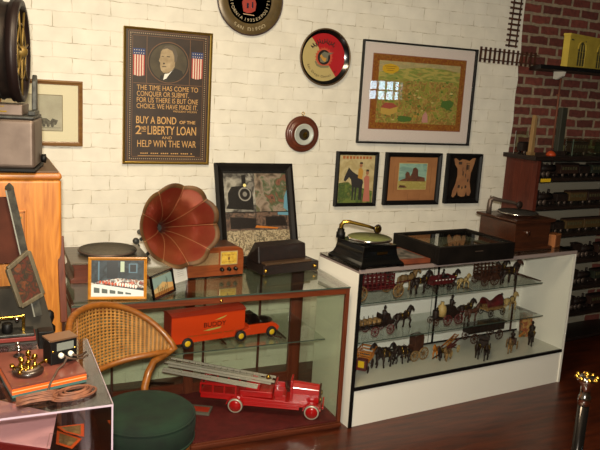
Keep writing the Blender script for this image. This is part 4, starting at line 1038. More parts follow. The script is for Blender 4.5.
# e: steam fire pumper
t, L = toy('toy_fire_pumper', 'dark fire pumper with pale gold boiler and red wheels, centre of the middle shelf', (.68, .15), (1.06, .14), Z2)
m_ = MB().use(M['iron']); m_.box((0, -.03, .035), (.18, .03, .045)); m_.cyl((.01, 0, .04), (.01, 0, .09), .02, 10); m_.prism([(.1, .045), (.17, .045), (.18, .08), (.16, .08), (.14, .11), (.1, .11)], -.028, .028); m_.build('pumper_frame', None, t, .002)
m_ = MB().use(M['palegold']); m_.lathe([(.028, .05), (.03, .09), (.024, .115), (.01, .125), (.012, .14), (0, .14)], (.055, 0, 0), 'z', 14); m_.build('boiler', None, t)
driver(t, .125, 0, .1, .075, M['iron']); driver(t, .015, 0, .045, .06, M['iron'], name='fireman')
four(t, (.07, .155), .045, (.034, .034), M['toyred'], 9); four(t, (-.005,), .03, (.022,), M['ironbrown'], 8)
shaft(t, .18, .3, 0, .065, M['toyred'], .016); horse(t, .26, .018, .115, M['iron'], 0); horse(t, .275, -.03, .1, M['ironbrown'], 0)
# f: covered wagon
t, L = toy('toy_covered_wagon', 'toy wagon with sagging dark red cover and cream horse, right on the middle shelf', (1.10, .17), (1.45, .2), Z2)
def cover(u, v):
    th = PI * v; sag = .018 * math.cos(2 * PI * u)
    return Vector((.0 + .15 * u + (.5 - abs(v - .5)) * .02 * (1 if u > .5 else -1), -.036 * math.cos(th), .062 + (.05 + sag) * math.sin(th)))
MB().use(M['toyred']).grid(cover, 12, 10).build('wagon_cover', None, t, solid=.002)
slat_bed(t, .005, .15, .034, .042, .064, M['tan'], 2, 8); four(t, (.03, .145), .04, (.026, .026), M['iron'], 9); driver(t, .165, 0, .068, .065, M['iron']); shaft(t, .15, .3, 0, .05, M['tan'], .014); horse(t, .255, 0, .11, paleh, 1)
m_ = MB().use(M['iron']); m_.tube([(.155, 0, .05), (.172, 0, .066)], .018, 8); m_.build('seat', None, t)
# g: orange cart, facing the viewer, at the far left of the case floor
pa, pb = lz(366, 367, Z3), lz(355, 385, Z3)
t, L = toy('toy_hay_cart', 'orange basket cart with red front at the left end of the case floor', pa, (max(pb[0], .05), max(pb[1], .06)), Z3)
m_ = MB().use(M['toyorange'])
def basket(h, k): return [(-.03 - k, -.03 - k, h), (.07 + k, -.03 - k, h), (.07 + k, .03 + k, h), (-.03 - k, .03 + k, h)]
for k in range(3):
    q = basket(.085 + .018 * k, .005 + .005 * k)
    for i in range(4): m_.bar(q[i], q[(i + 1) % 4], .004, .007)
for i in range(4):
    a_, b_ = basket(.06, 0)[i], basket(.125, .016)[i]; m_.bar(a_, b_, .004, .004)
for f_ in (.25, .5, .75):
    for s_ in (-1, 1): m_.bar((-.03 + .1 * f_, s_ * .03, .06), (-.035 + .11 * f_, s_ * .046, .125), .004, .004)
m_.box((-.03, -.03, .055), (.07, .03, .062)); m_.build('basket', None, t)
m_ = MB().use(M['toyred']); m_.box((.07, -.03, .02), (.12, .03, .085)); m_.build('cart_front', None, t, .004); MB().use(M['yellow']).box((.121, -.018, .04), (.123, .018, .08)).build('front_plate', None, t)
four(t, (.0, .09), .036, (.03, .022), M['iron'], 8)
# h: carriage with four horses facing left
t, L = toy('toy_coach', 'dark toy coach pulled left by four horses, left on the case floor', lz(421, 357, Z3), lz(376, 367, Z3), Z3)
L = max(L, .3)
m_ = MB().use(M['ironbrown']); m_.prism([(.015, .06), (.09, .06), (.095, .09), (.085, .09), (.09, .155), (.02, .165), (.012, .14)], -.028, .028); m_.build('coach_body', None, t, .003)
m_ = MB().use(M['ironbrown']); m_.box((.08, -.02, .055), (.14, .02, .062)); m_.bar((.085, -.03, .07), (.13, -.03, .095), .004, .004); m_.build('dash_frame', None, t)
four(t, (.02, .095), .04, (.042, .036), M['tan'], 10); shaft(t, .1, L - .05, 0, .055, M['iron'])
for k, (x_, y_) in enumerate(((.165, -.028), (.175, .03), (L - .06, -.03), (L - .045, .03))): horse(t, x_, y_, .105 if k < 2 else .12, M['iron'], k % 2)
# i: ladder wagon facing the viewer
t, L = toy('toy_ladder_wagon', 'red and orange ladder wagon behind orange and black horses on the case floor', lz(453, 351, Z3), lz(432, 366, Z3), Z3)
L = max(L, .24)
m_ = MB().use(M['toyred']); m_.box((0, -.02, .045), (.15, .02, .052))
for s_ in (-1, 1): m_.bar((-.03, s_ * .02, .085), (.15, s_ * .024, .065), .005, .01)
m_.build('wagon_frame', None, t)
m_ = MB().use(M['toyorange'])
for s_ in (-1, 1): m_.bar((-.04, s_ * .012, .105), (.15, s_ * .012, .08), .004, .006)
for k in range(7): m_.bar((-.03 + .027 * k, -.012, .104 - .0035 * k), (-.03 + .027 * k, .012, .104 - .0035 * k), .003, .003)
m_.build('ladder', None, t); four(t, (.0, .125), .034, (.026, .026), M['palegold'], 8); shaft(t, .14, L, 0, .04, M['iron'])
horse(t, .19, -.035, .085, M['toyorange'], 1, 'orange yellow horse'); horse(t, .2, .0, .085, M['iron'], 0, 'black horse'); horse(t, .185, .035, .085, M['tan'], 0, 'tan horse')
# j: long dark wagon
pa = lz(508, 333, Z3 + .0)
t, L = toy('toy_freight_wagon', 'long flat black cast iron freight wagon along the back of the case floor', (1.14, .34), (1.5, .345), Z3)
m_ = MB().use(M['iron']); m_.box((0, -.035, .07), (.32, .035, .12)); m_.prism([(-.015, .118), (.335, .118), (.33, .128), (-.01, .128)], -.04, .04)
for k in range(9): m_.box((.01 + .036 * k, -.037, .07), (.018 + .036 * k, .037, .12))
m_.build('wagon_body', None, t, .001); four(t, (.04, .27), .042, (.036, .036), M['ironbrown'], 9)
# k: team of horses facing the viewer
t, L = toy('toy_horse_team', 'pair of dark horses facing the viewer with a cart, below the freight wagon', lz(483, 351, Z3), lz(479, 366, Z3), Z3)
m_ = MB().use(M['iron']); m_.box((0, -.03, .05), (.07, .03, .09)); m_.box((.0, -.035, .09), (.03, .035, .11)); m_.build('cart_body', None, t); four(t, (.03,), .042, (.035,), M['iron'], 9); shaft(t, .07, .2, 0, .05, M['iron'])
horse(t, .14, -.026, .105, M['iron'], 0); horse(t, .14, .03, .105, M['iron'], 1)
# l: single cart with tan horse
t, L = toy('toy_dog_cart', 'small cart with one tan horse facing the viewer, right of the dark pair', lz(512, 347, Z3), lz(507, 359, Z3), Z3)
m_ = MB().use(M['ironbrown']); m_.box((0, -.025, .04), (.05, .025, .07)); m_.build('cart_body', None, t, .002); four(t, (.025,), .034, (.03,), M['tan'], 9); driver(t, .02, 0, .07, .06, M['iron']); shaft(t, .05, .14, 0, .04, M['iron'], .014); horse(t, .11, 0, .09, M['tan'], 1)
# m: horse in front of printed board
t, L = toy('toy_horse_rider', 'dark toy horse with a rider in front of the patterned box', lz(531, 343, Z3), lz(528, 350, Z3), Z3, 'toy horse')
horse(t, .04, 0, .12, M['iron'], 0); driver(t, .03, 0, .085, .08, M['iron'], name='rider')
m_ = MB().use(M['toyorange']); m_.bar((.02, -.05, .07), (.09, -.07, .062), .012, .012); m_.build('orange_pole', None, t)
# n: patterned box
p_ = lz(531, 337, Z3)
t = thing('toy_box', 'worn box with brown and orange pattern leaning at the case\'s right end', 'box', CW(p_[0] + .03, p_[1], Z3), WA - .22, rx=-.12)
MB().use(palette('box_print', ['4c3020', '7c5438', 'a8683c', '3c3c28', '94845c', '6c2c1c'], 26, detail=6)).box((-.105, 0, 0), (.105, .03, .17)).build('box_body', None, t, .002)
m_ = MB().use(palette('box_print_warm', ['a86c34', '7c2c18', 'b89050', '54442c'], 34)); m_.flat([(-.095, .02), (-.005, .02), (-.005, .15), (-.095, .15)], -.0006); m_.flat([(.005, .02), (.095, .02), (.095, .15), (.005, .15)], -.0006); m_.build('label_panel', None, t)

# ------------------------------------------------------------------ on the white case
# black turntable with green platter
f0, f1 = at(361, 270.5, z=WH), at(404, 266.5, z=WH)
a_ = math.atan2(f1.y - f0.y, f1.x - f0.x); W_ = (f1 - f0).length
t = thing('phonograph', 'black flared metal phonograph with green felt platter at the left end of the white case', 'phonograph', ((f0.x), f0.y, WH + .0), a_)
D_ = .335
def ringp(i, z): return [(i, i, z), (W_ - i, i, z), (W_ - i, D_ - i, z), (i, D_ - i, z)]
lv = [(.0, .012), (.004, .024), (.018, .036), (.028, .06), (.033, .09), (.034, .118)]
vs = [q for i, z in lv for q in ringp(i, z)]; fs = [(3, 2, 1, 0)]
for k in range(len(lv) - 1):
    for j in range(4): fs.append((k * 4 + j, k * 4 + (j + 1) % 4, (k + 1) * 4 + (j + 1) % 4, (k + 1) * 4 + j))
k = (len(lv) - 1) * 4; fs.append((k, k + 1, k + 2, k + 3))
MB().use(M['blackgloss']).add(vs, fs).build('flared_base', None, t, .003)
for x_ in (.0, W_ - .03):
    for y_ in (0, D_ - .03): MB().use(M['blackgloss']).box((x_, y_, 0), (x_ + .03, y_ + .03, .02)).build('foot', None, t, .003)
MB().use(M['brass']).box((W_ * .42, .029, .07), (W_ * .66, .0305, .084)).build('maker_plate', None, t)
cc = (W_ / 2 + .01, D_ / 2 - .01, .118)
pl_ = MB().use(M['chrome']).lathe([(0, 0), (.01, 0), (.01, .012), (.122, .012), (.128, .017), (.126, .022), (.12, .024), (0, .024)], cc, 'z', 48).build('platter', None, t)
f_ = MB().use(M['greenfelt']).lathe([(0, .0242), (.117, .0242), (.117, .0262), (0, .0265)], cc, 'z', 44); f_.build('felt', None, pl_); MB().use(M['chrome']).lathe([(.003, .026), (.002, .034), (0, .035)], cc, 'z', 10).build('spindle', None, pl_)
ax_, ay_ = .045, D_ - .05
m_ = MB().use(M['black']); m_.lathe([(.026, 0), (.026, .03), (.02, .034), (.02, .05), (0, .05)], (ax_, ay_, .118), 'z', 16); m_.build('arm_base', None, t)
m_ = MB().use(M['brass']); m_.tube([(ax_, ay_, .165), (ax_, ay_, .19), (ax_ + .012, ay_ - .006, .208), (ax_ + .04, ay_ - .02, .21), (ax_ + .14, ay_ - .07, .188), (ax_ + .17, ay_ - .085, .178)], [.013, .013, .012, .011, .009, .009], 12); m_.build('tone_arm', None, t)
hc = (ax_ + .185, ay_ - .095, .176); m_ = MB().use(M['brass']); m_.lathe([(0, -.006), (.018, -.006), (.024, -.002), (.024, .004), (0, .006)], hc, 'y', 20); m_.tube([hc, (hc[0] + .008, hc[1], hc[2] - .03)], .0025, 6); m_.build('sound_box', None, t); 
MB().use(M['iron']).torus(hc, .022, .005, 'y', 22, 6).build('sound_box_rim', None, t)
# orange flat book under the black case
o0, o1, o2 = at(399, 265, z=WH), at(437, 259.5, z=WH), at(402, 248, z=WH)
t = thing('flat_book', 'flat orange bordered book with a grey picture cover, lying beside the black phonograph', 'book', (o0.x, o0.y, WH), .06)
MB().use(M['orangebook']).box((0, 0, 0), (.225, .3, .024)).build('cover', None, t, .002)
MB().use(palette('cover_picture', ['5c5850', '3c3c38', '7c746c', '6c4c3c'], 14)).box((.02, .03, .024), (.2, .27, .0246)).build('cover_picture', None, t)
# black glass lidded case
k0 = at(438, 265.5, z=WH); k1 = at(512, 257, z=WH)
a_ = WA; 
t = thing('glass_lid_case', 'wide black tabletop case with glass lid showing a curved wooden piece inside', 'display box', (k0.x - .0, k0.y, WH + .026), WA)
t.location.z = WH
W_ = .59; D_ = .43; H_ = .1
print('lidcase', k0, k1)
base = MB().use(M['black']); base.box((.012, .012, .0), (W_ - .012, D_ - .012, .012)); base.build('bottom', None, t)
for a_, b_ in (((0, 0, 0), (W_, .03, H_)), ((0, D_ - .03, 0), (W_, D_, H_)), ((0, .03, 0), (.03, D_ - .03, H_)), ((W_ - .03, .03, 0), (W_, D_ - .03, H_))): MB().use(M['blackwood']).box(a_, b_).build('side', None, t, .003)
MB().use(mat('grey_lining', 'b0ae9e', .8)).box((.03, .03, .012), (W_ - .03, D_ - .03, .06)).build('lining', None, t)
MB().use(M['topglass']).box((.03, .03, H_ - .012), (W_ - .03, D_ - .03, H_ - .009)).build('lid_glass', None, t)
MB().use(M['steel']).box((.27, -.004, .062), (.33, .0, .067)).build('latch', None, t)
m_ = MB().use(wood('old_wood', '5c4630', '8c7048', .5, 'x')); m_.prism([(.19 + .3 * i / 10, .051 + .022 * math.sin(PI * i / 10)) for i in range(11)], .05, .2, 'y')
o = m_.build('curved_piece'); o.data.transform(Matrix.Translation((0, 0, -.05))); o.location = CW(0, 0, 0); 
o.parent = None; o.location = t.location + Vector((0, 0, .061)); o.rotation_euler = t.rotation_euler; o.name = 'curved_wooden_piece'
tag(o, 'curved brown wooden piece inside the black glass lidded case', 'wooden piece')
m_ = MB().use(M['offwhite']); m_.box((.1, .06, 0), (.16, .14, .002)); o = m_.build('paper_tag'); o.location = t.location + Vector((0, 0, .061)); o.rotation_euler = t.rotation_euler; tag(o, 'small white paper tag inside the black glass lidded case', 'tag')
# brown wooden gramophone
g0 = at(513, 252, z=WH); g1 = at(553, 247.5, z=WH)
t = thing('phonograph', 'brown wooden tabletop phonograph with chrome rimmed turntable, at the right end of the white case', 'phonograph', (g0.x, g0.y, WH), WA)
W_ = .335; D_ = .335; H_ = .2
print('gram', g0, g1)
MB().use(M['walnut']).box((.01, .01, .02), (W_ - .01, D_ - .01, H_ - .02)).build('cabinet', None, t, .003)
MB().use(M['walnut']).box((-.008, -.008, 0), (W_ + .008, D_ + .008, .022)).build('base_molding', None, t, .006)
MB().use(M['walnut']).prism([(-.002, H_ - .02), (W_ + .002, H_ - .02), (W_ + .016, H_ - .008), (W_ + .012, H_), (-.012, H_), (-.016, H_ - .008)], -.01, D_ + .01).build('top_molding', None, t, .003)
cc = (W_ / 2 + .0, D_ / 2 - .01, H_)
pl_ = MB().use(M['chrome']).lathe([(0, 0), (.01, 0), (.01, .014), (.128, .014), (.134, .019), (.132, .025), (.127, .026), (0, .026)], cc, 'z', 48).build('turntable', None, t); MB().use(mat('dark_felt', '1c1612', .9)).lathe([(0, .0262), (.124, .0262), (.124, .028), (0, .028)], cc, 'z', 44).build('felt', None, pl_)
m_ = MB().use(M['steel']); ax_, ay_ = .03, D_ - .06
m_.tube([(ax_, ay_, H_), (ax_, ay_, H_ + .05), (ax_ + .004, ay_, H_ + .085), (ax_ + .02, ay_ - .006, H_ + .098), (ax_ + .05, ay_ - .015, H_ + .09), (ax_ + .15, ay_ - .06, H_ + .075), (ax_ + .175, ay_ - .075, H_ + .065)], [.018, .016, .016, .015, .013, .01, .009], 12); m_.build('tone_arm', None, t)
m_ = MB().use(M['steel']); m_.tube([(ax_ + .002, ay_, H_ + .09), (ax_ + .002, ay_, H_ + .115)], .005, 6); m_.build('arm_knob', None, t)
hc = (ax_ + .185, ay_ - .085, H_ + .062); m_ = MB().use(M['iron']); m_.lathe([(0, -.008), (.022, -.008), (.025, 0), (.022, .008), (0, .008)], hc, 'y', 20); m_.build('sound_box', None, t)
MB().use(M['walnut']).lathe([(.0, -.03), (.016, -.03), (.014, -.005), (.014, 0)], (W_ * .3, .012, .12), 'y', 12).build('winding_boss', None, t)
# small wooden box
s0 = at(551, 247.5, z=WH)
t = thing('wooden_block', 'small light brown wooden block box beside the wooden phonograph', 'box', (WO + ex * 1.613 + ey * .105).to_tuple()[:2] + (WH,), WA + .35)
MB().use(wood('pale_block', '8a5028', 'a4683a', .5, 'z')).box((0, 0, 0), (.1, .06, .085)).build('block_body', None, t, .002); MB().use(wood('block_face', '74401f', '8a5028', .5, 'z')).box((.008, -.002, .008), (.092, 0, .077)).build('front_face', None, t)
o = MB().use(M['toyorange']); o.ell((0, 0, .005), (.02, .013, .005)); o = o.build('orange_token'); o.location = CW(1.56, .1, WH); tag(o, 'small orange oval piece lying in front of the wooden phonograph', 'token')

# ------------------------------------------------------------------ train shelves at the right
SA = math.radians(6); SO = at(540.5, 159, z=1.47); SO = Vector((SO.x + .05, -.372, 0)); 
print('shelf', SO)
sx = Vector((math.cos(SA), math.sin(SA), 0)); sy = Vector((-math.sin(SA), math.cos(SA), 0))
SD = .27; SL = 1.35
def SW(x, y, z): return SO + sx * x + sy * y + Vector((0, 0, z))
t = thing('train_shelf', 'dark brown open shelf unit with pale back against the brick wall, filled with toy trains', 'shelf unit', SO, SA)
dark = wood('dark_shelf', '150c08', '22130c', .5, 'x', 0)
m_ = MB().use(M['redpanel']); m_.prism([(0, 0), (0, .0), (.03, 0), (.03, SD), (0, SD + .02), (-.07, SD + .02)], 0, 1.455, 'z'); 
m_ = MB().use(M['redpanel']); m_.add([(0, 0, 0), (.035, 0, 0), (.035, SD, 0), (.0, SD + .02, 0), (0, 0, 1.45), (.035, 0, 1.45), (.035, SD, 1.45), (.0, SD + .02, 1.45)], [(3,2,1,0), (4,5,6,7), (0,1,5,4), (1,2,6,5), (2,3,7,6), (3,0,4,7)]); m_.build('side_panel', None, t, .002)
MB().use(dark).box((SL, 0, 0), (SL + .03, SD, 1.45)).build('side_panel', None, t)
MB().use(dark).box((-.04, -.01, 1.45), (SL + .04, SD + .02, 1.48)).build('top_board', None, t, .002)
MB().use(mat('shelf_back_pale', '8c8474', .7)).box((.035, SD - .01, .06), (SL, SD, 1.45)).build('back_board', None, t)
levels = [1.325, 1.12, .91, .70, .49, .28, .08]
for z_ in levels: MB().use(dark).box((.035, 0, z_ - .022), (SL, SD - .01, z_)).build('shelf_board', None, t, .002)
MB().use(M['yellow']).box((.05, -.002, 1.3), (.15, -.0004, 1.324)).build('yellow_label', None, t)
def train_loco(col):
    t = thing('toy_locomotive', None, 'toy train')
    m_ = MB().use(col); m_.cyl((.06, 0, .062), (.215, 0, .062), .024, 14); m_.cyl((.19, 0, .08), (.19, 0, .115), .009, 10); m_.ell((.14, 0, .088), (.012, .012, .01)); m_.ell((.1, 0, .088), (.01, .01, .009)); m_.build('boiler', None, t)
    m_ = MB().use(col); m_.prism([(.0, .04), (.06, .04), (.06, .105), (.065, .112), (-.01, .112), (-.01, .105), (0, .105)], -.028, .028); m_.build('engine_cab', None, t)
    m_ = MB().use(col); m_.box((-.005, -.026, .03), (.225, .026, .04)); m_.prism([(.225, .035), (.25, .006), (.225, .006)], -.022, .022); m_.build('frame', None, t)
    for x_ in (.04, .085, .13): 
        for s_ in (-1, 1): MB().use(M['steel'] if s_ < 0 else M['iron']).lathe([(0, -.003), (.021, -.003), (.021, .003), (0, .003)], (x_, s_ * .026, .022), 'y', 14).build('wheel', None, t)
    for s_ in (-1, 1): MB().use(M['iron']).lathe([(0, -.003), (.012, -.003), (.012, .003), (0, .003)], (.195, s_ * .024, .013), 'y', 12).build('wheel', None, t)
    return t
def train_car(col, roof, kind):
    t = thing('toy_train_car' if kind else 'toy_tender', None, 'toy train')
    m_ = MB().use(col); m_.box((0, -.028, .024), (.19, .028, .088)) if kind else m_.box((0, -.026, .024), (.12, .026, .078)); m_.build('car_body', None, t, .002)
    Lc = .19 if kind else .12
    if kind:
        m_ = MB().use(roof); m_.prism([(-.032, .088), (.032, .088), (.024, .1), (-.024, .1)], -.004, .194, 'x'); m_.build('roof', None, t)
        m_ = MB().use(M['darkwin'])
        for k in range(6): m_.box((.014 + .028 * k, -.0292, .052), (.03 + .028 * k, .0292, .074))
        m_.build('window_row', None, t)
    else: MB().use(M['black']).box((.01, -.02, .078), (.11, .02, .086)).build('coal_load', None, t)
    for x_ in (.03, Lc - .03):
        for s_ in (-1, 1): MB().use(M['steel'] if s_ < 0 else M['iron']).lathe([(0, -.003), (.013, -.003), (.013, .003), (0, .003)], (x_, s_ * .024, .013), 'y', 12).build('wheel', None, t)
    return t
dbrown = mat('train_brown', '2c1a12', .5); dgreen = mat('train_olive', '20241a', .5); dgold = mat('train_ochre', '4c3a1e', .5)
protos = {'l': train_loco(M['iron']), 't': train_car(M['iron'], M['iron'], 0), 'b': train_car(dbrown, M['iron'], 1), 'g': train_car(dgreen, M['iron'], 1), 'o': train_car(dgold, dbrown, 1)}
rows = [('lbtgl', 'just under the top board'), ('ltobl', 'on the shelf second from the top'), ('ltoog', 'on the third shelf down'), ('gbtlb', 'on the fourth shelf down'), ('tbglg', 'on the fifth shelf down'), ('bgtlb', 'on the sixth shelf down')]
word = {'l': 'black toy steam locomotive', 't': 'small black toy coal tender', 'b': 'dark brown toy passenger car', 'g': 'dark olive toy passenger car', 'o': 'ochre brown toy passenger car'}
used = set()
for (row, where), z_ in zip(rows, levels):
    x_ = .05
    for j, ch_ in enumerate(row):
        ln = {'l': .26, 't': .135}.get(ch_, .205)
        if x_ + ln > SL: break
        o = protos[ch_] if ch_ not in used else copy_tree(protos[ch_])
        used.add(ch_)
        o.location = SW(x_ + .006, .085, z_); o.rotation_euler = (0, 0, SA)
        pos = ['leftmost', 'second from the left', 'third from the left', 'fourth from the left', 'fifth from the left'][j]
        tag(o, '%s %s, %s' % (word[ch_], where, pos), 'toy train', 'toy trains on the dark shelves'); x_ += ln
# things on the shelf top
ZT = 1.48
t = thing('toy_tower', 'tall thin tan wooden toy tower on top of the train shelf', 'toy tower', SW(.0 + .03, .1, ZT), SA)
m_ = MB().use(wood('tower_tan', '7c6038', '9c7c50', .6)); m_.prism([(-.018, 0), (.018, 0), (.014, .2), (.012, .27), (-.01, .28), (-.014, .2)], -.015, .015); m_.build('tower_shaft', None, t, .003); MB().use(wood('tower_tan2', '6c5230', '8c6c40', .6)).box((-.022, -.02, 0), (.022, .02, .02)).build('tower_base', None, t)
t = thing('dark_post', 'tall dark rectangular post on top of the train shelf under the black wall shelf', 'toy signal', SW(.335, .12, ZT), SA)
m_ = MB().use(mat('post_dark', '2c2c22', .6)); m_.box((-.028, -.02, 0), (.028, .02, .34)); m_.build('post_body', None, t, .004); MB().use(M['iron']).box((-.04, -.03, 0), (.04, .03, .03)).build('post_base', None, t)
t = thing('orange_toy', 'small orange domed toy on top of the train shelf', 'toy', SW(.18, .05, ZT), SA)
m_ = MB().use(mat('dome_orange', 'a83c14', .5)); m_.lathe([(.035, 0), (.034, .014), (.02, .03), (.006, .036), (0, .036)], (0, 0, 0), 'z', 16); m_.build('dome', None, t); MB().use(M['iron']).lathe([(.005, .034), (.003, .05), (0, .051)], (0, 0, 0), 'z', 8).build('finial', None, t)
for x_, w_, h_, lb in ((-.02, .0, .0, None), (.40, .3, .12, 'glass cover over a dark toy on the train shelf top, beside the dark post'), (.74, .3, .12, 'glass cover holding a dark toy at the right end of the train shelf top')):
    if not lb: continue
    t = thing('glass_cover', lb, 'glass box', SW(x_, .05, ZT), SA)
    for a_, b_ in (((0, 0, 0), (w_, .003, h_)), ((0, .147, 0), (w_, .15, h_)), ((0, .003, 0), (.003, .147, h_)), ((w_ - .003, .003, 0), (w_, .147, h_)), ((0, 0, h_), (w_, .15, h_ + .003))): MB().use(M['gglass']).box(a_, b_).build('glass_pane', None, t)
    MB().use(mat('pane_edge', '5c7464', .3)).bar((.001, -.001, 0), (.001, -.001, h_), .003, .003).build('glass_edge', None, t)
    o = copy_tree(protos['b' if x_ < .6 else 'g']); o.location = SW(x_ + .04, .125, ZT); o.rotation_euler = (0, 0, SA); tag(o, 'dark toy passenger car inside the %s glass cover on the shelf top' % ('left' if x_ < .6 else 'right'), 'toy train', 'toy trains on the dark shelves')
t = thing('glass_screen', 'narrow upright glass panel with a bright edge at the border of the white paint', 'glass panel', SW(-.03, .2, ZT), SA)
MB().use(M['gglass']).box((0, 0, 0), (.13, .004, .16)).build('pane', None, t); MB().use(M['chrome']).bar((0, 0, 0), (0, 0, .16), .004, .004).build('bright_edge', None, t)
o = copy_tree(protos['t']); o.location = SW(.0, .235 - .02, ZT) ; o.location = SW(.055, .2, ZT); bpy.data.objects.remove(o) if False else None
tag(o, 'small black toy tender on the shelf top behind the tan tower', 'toy train', 'toy trains on the dark shelves'); o.rotation_euler = (0, 0, SA); o.location = SW(-.02, .16, ZT)
# ------------------------------------------------------------------ oak cabinet at the left
CY = -1.0
a = at(61.5, 177, y=CY); b = at(61.5, 172, y=CY); CX = a.x; CZ = b.z
t = thing('oak_cabinet', 'tall orange oak cabinet with rounded corner and recessed door panel, left of the display cases', 'cabinet', (CX - .4, CY + .25, 0))
def RR(x0, x1, y0, y1, z0, z1, r_):   # box with its right vertical front corner and top front edge rounded
    m_ = MB(); return m_
m_ = MB().use(M['oak']); m_.box((-.4, -.25, .0), (.4, .35, CZ - .035)); m_.build('carcass', None, t, .012, 3)
m_ = MB().use(M['oakx']); m_.box((-.402, -.254, CZ - .035), (.402, .352, CZ - .006)); m_.build('top_molding', None, t, .012, 4)
MB().use(mat('cabinet_top_brown', '5c4634', .6)).box((-.396, -.235, CZ - .006), (.39, .346, CZ)).build('top_surface', None, t, .002)
dr = MB().use(M['oak']); dx = at(27, 240, y=CY - .25 + .25).x - (CX - .4)
dr.box((-.36, -.258, .3), (dx, -.252, CZ - .16)); dr = dr.build('door', None, t, .003)
m_ = MB().use(wood('oak_groove', '8a4c14', 'a8641c', .4, 'z')); m_.box((dx - .012, -.2605, .3), (dx - .007, -.258, CZ - .165)); m_.box((-.36, -.2605, CZ - .172), (dx - .007, -.258, CZ - .167)); m_.build('door_bead', None, dr)
m_ = MB().use(M['dullgold'])
for v_ in (.19, .225): m_.box((dx - .055, -.261, CZ - v_ - .008), (dx - .02, -.2585, CZ - v_ + .002))
m_.build('hinge', None, dr)
# machine on the cabinet
MA = math.radians(-11)
e = at(40.5, 173, z=CZ)
t = thing('antique_motor', 'old machine with steel base, big dark drum and brass spoked wheel on oak cabinet', 'machine', (e.x - .021, max(e.y, -1.22), CZ), MA)
print('cab', CX, CZ, 'motor', e)
bh = at(38, 117, y=t.location.y).z - CZ
m_ = MB().use(M['steel']); m_.box((-.42, .0, .014), (0, .26, bh - .012)); m_.build('base_box', None, t, .018, 4)
m_ = MB().use(M['black']); m_.box((-.425, -.004, 0), (.004, .264, .016)); m_.build('base_foot', None, t, .005); MB().use(M['castiron']).box((-.42, .002, bh - .012), (-.002, .258, bh)).build('base_lid', None, t, .004)
m_ = MB().use(M['steel']); m_.box((-.4, .03, bh), (-.05, .22, bh + .045)); m_.build('bed_plate', None, t, .004)
m_ = MB().use(M['brass']); m_.box((-.16, .028, bh + .012), (-.11, .03, bh + .018)); m_.box((-.16, .028, bh + .034), (-.12, .03, bh + .038)); m_.build('maker_plate', None, t)
R0 = .205; wc = Vector((-.075, .13, bh + .05 + R0 + .005))
m_ = MB().use(M['drum']); m_.lathe([(0, -.36), (R0 * .9, -.36), (R0 * .97, -.34), (R0 * .97, -.1), (R0 * .95, -.02), (0, -.02)], wc, 'x', 56); dm = m_.build('drum', None, t)
m_ = MB().use(M['castiron'])
for k in range(7): m_.torus(wc + Vector((-.06 - .04 * k, 0, 0)), R0 * .975, .003, 'x', 48, 5)
m_.build('drum_band', None, dm)
m_ = MB().use(mat('wheel_maroon', '1c0f0e', .5, .2)); m_.torus(wc, R0 * .95, .016, 'x', 56, 10); m_.lathe([(R0 * .99, -.02), (R0 * 1.01, -.02), (R0 * 1.01, .02), (R0 * .9, .02), (R0 * .9, -.02)], wc, 'x', 56); wl = m_.build('flywheel', None, t)
m_ = MB().use(mat('old_brass', '7c6430', .5, .5))
for k in range(7):
    a_ = 2 * PI * k / 7 + .2; m_.tube([wc + Vector((.012, 0, 0)), wc + Vector((.012, math.cos(a_) * R0 * .9, math.sin(a_) * R0 * .9))], .005, 6)
m_.lathe([(.0, -.01), (.03, -.01), (.026, .02), (.012, .035), (0, .036)], wc, 'x', 18); m_.torus(wc + Vector((.012, 0, 0)), R0 * .55, .003, 'x', 36, 6); m_.build('brass_spokes', None, wl)
m_ = MB().use(M['castiron']); m_.box((-.035, .07, bh), (-.005, .2, bh + .02)); m_.prism([(.15, bh + .02), (.2, bh + .02), (.2, bh + .14), (.185, bh + .17), (.165, bh + .14)], -.03, -.01, 'x'); m_.build('bearing_bracket', None, t, .004)
m_ = MB().use(M['black']); m_.lathe([(0, 0), (.018, .002), (.02, .02), (0, .024)], (.0, .2, .04), 'x', 12); m_.build('side_knob', None, t)

# narrow slat and dark post beside the cabinet
p0, p1 = at(60, 236, y=-.985), at(64, 322, y=-1.02)
t = thing('wooden_stand', 'narrow reddish wooden slat standing between the oak cabinet and the wooden glass case', 'slat', (p1.x, p1.y, 0))
m_ = MB(Matrix.Translation((-p1.x, -p1.y, 0))).use(M['cherryz']); m_.bar(p0, p1, .03, .012, (0, 1, 0)); m_.build('front_slat', None, t, .003)
m_ = MB(Matrix.Translation((-p1.x, -p1.y, 0))).use(M['walnut']); m_.bar((p1.x + .002, p1.y + .018, 0), (p0.x + .004, p0.y + .018, p0.z - .1), .022, .02, (0, 1, 0)); m_.build('post', None, t)

# ------------------------------------------------------------------ acrylic box and what is on it
BX1, BY0, BY1, BZ, BX0 = -.349, -2.163, -1.595, .90, -1.15
t = thing('acrylic_case', 'clear acrylic display box with bright polished edges under the telegraph board', 'display box', ((BX0 + BX1) / 2, (BY0 + BY1) / 2, .42))
T = Matrix.Translation(-t.location)
def bp(name, mt, a, b): return MB(T).use(mt).box(a, b).build(name, None, t)
bp('top_sheet', M['acrylic'], (BX0, BY0, BZ - .006), (BX1, BY1, BZ))
bp('front_sheet', M['acrylic'], (BX0, BY0, .42), (BX1, BY0 + .006, BZ - .006)); bp('back_sheet', M['acrylic'], (BX0, BY1 - .006, .42), (BX1, BY1, BZ - .006))
bp('side_sheet', M['acrylic'], (BX1 - .006, BY0 + .006, .42), (BX1, BY1 - .006, BZ - .006)); bp('side_sheet', M['acrylic'], (BX0, BY0 + .006, .42), (BX0 + .006, BY1 - .006, BZ - .006))
ed = M['acryedge']
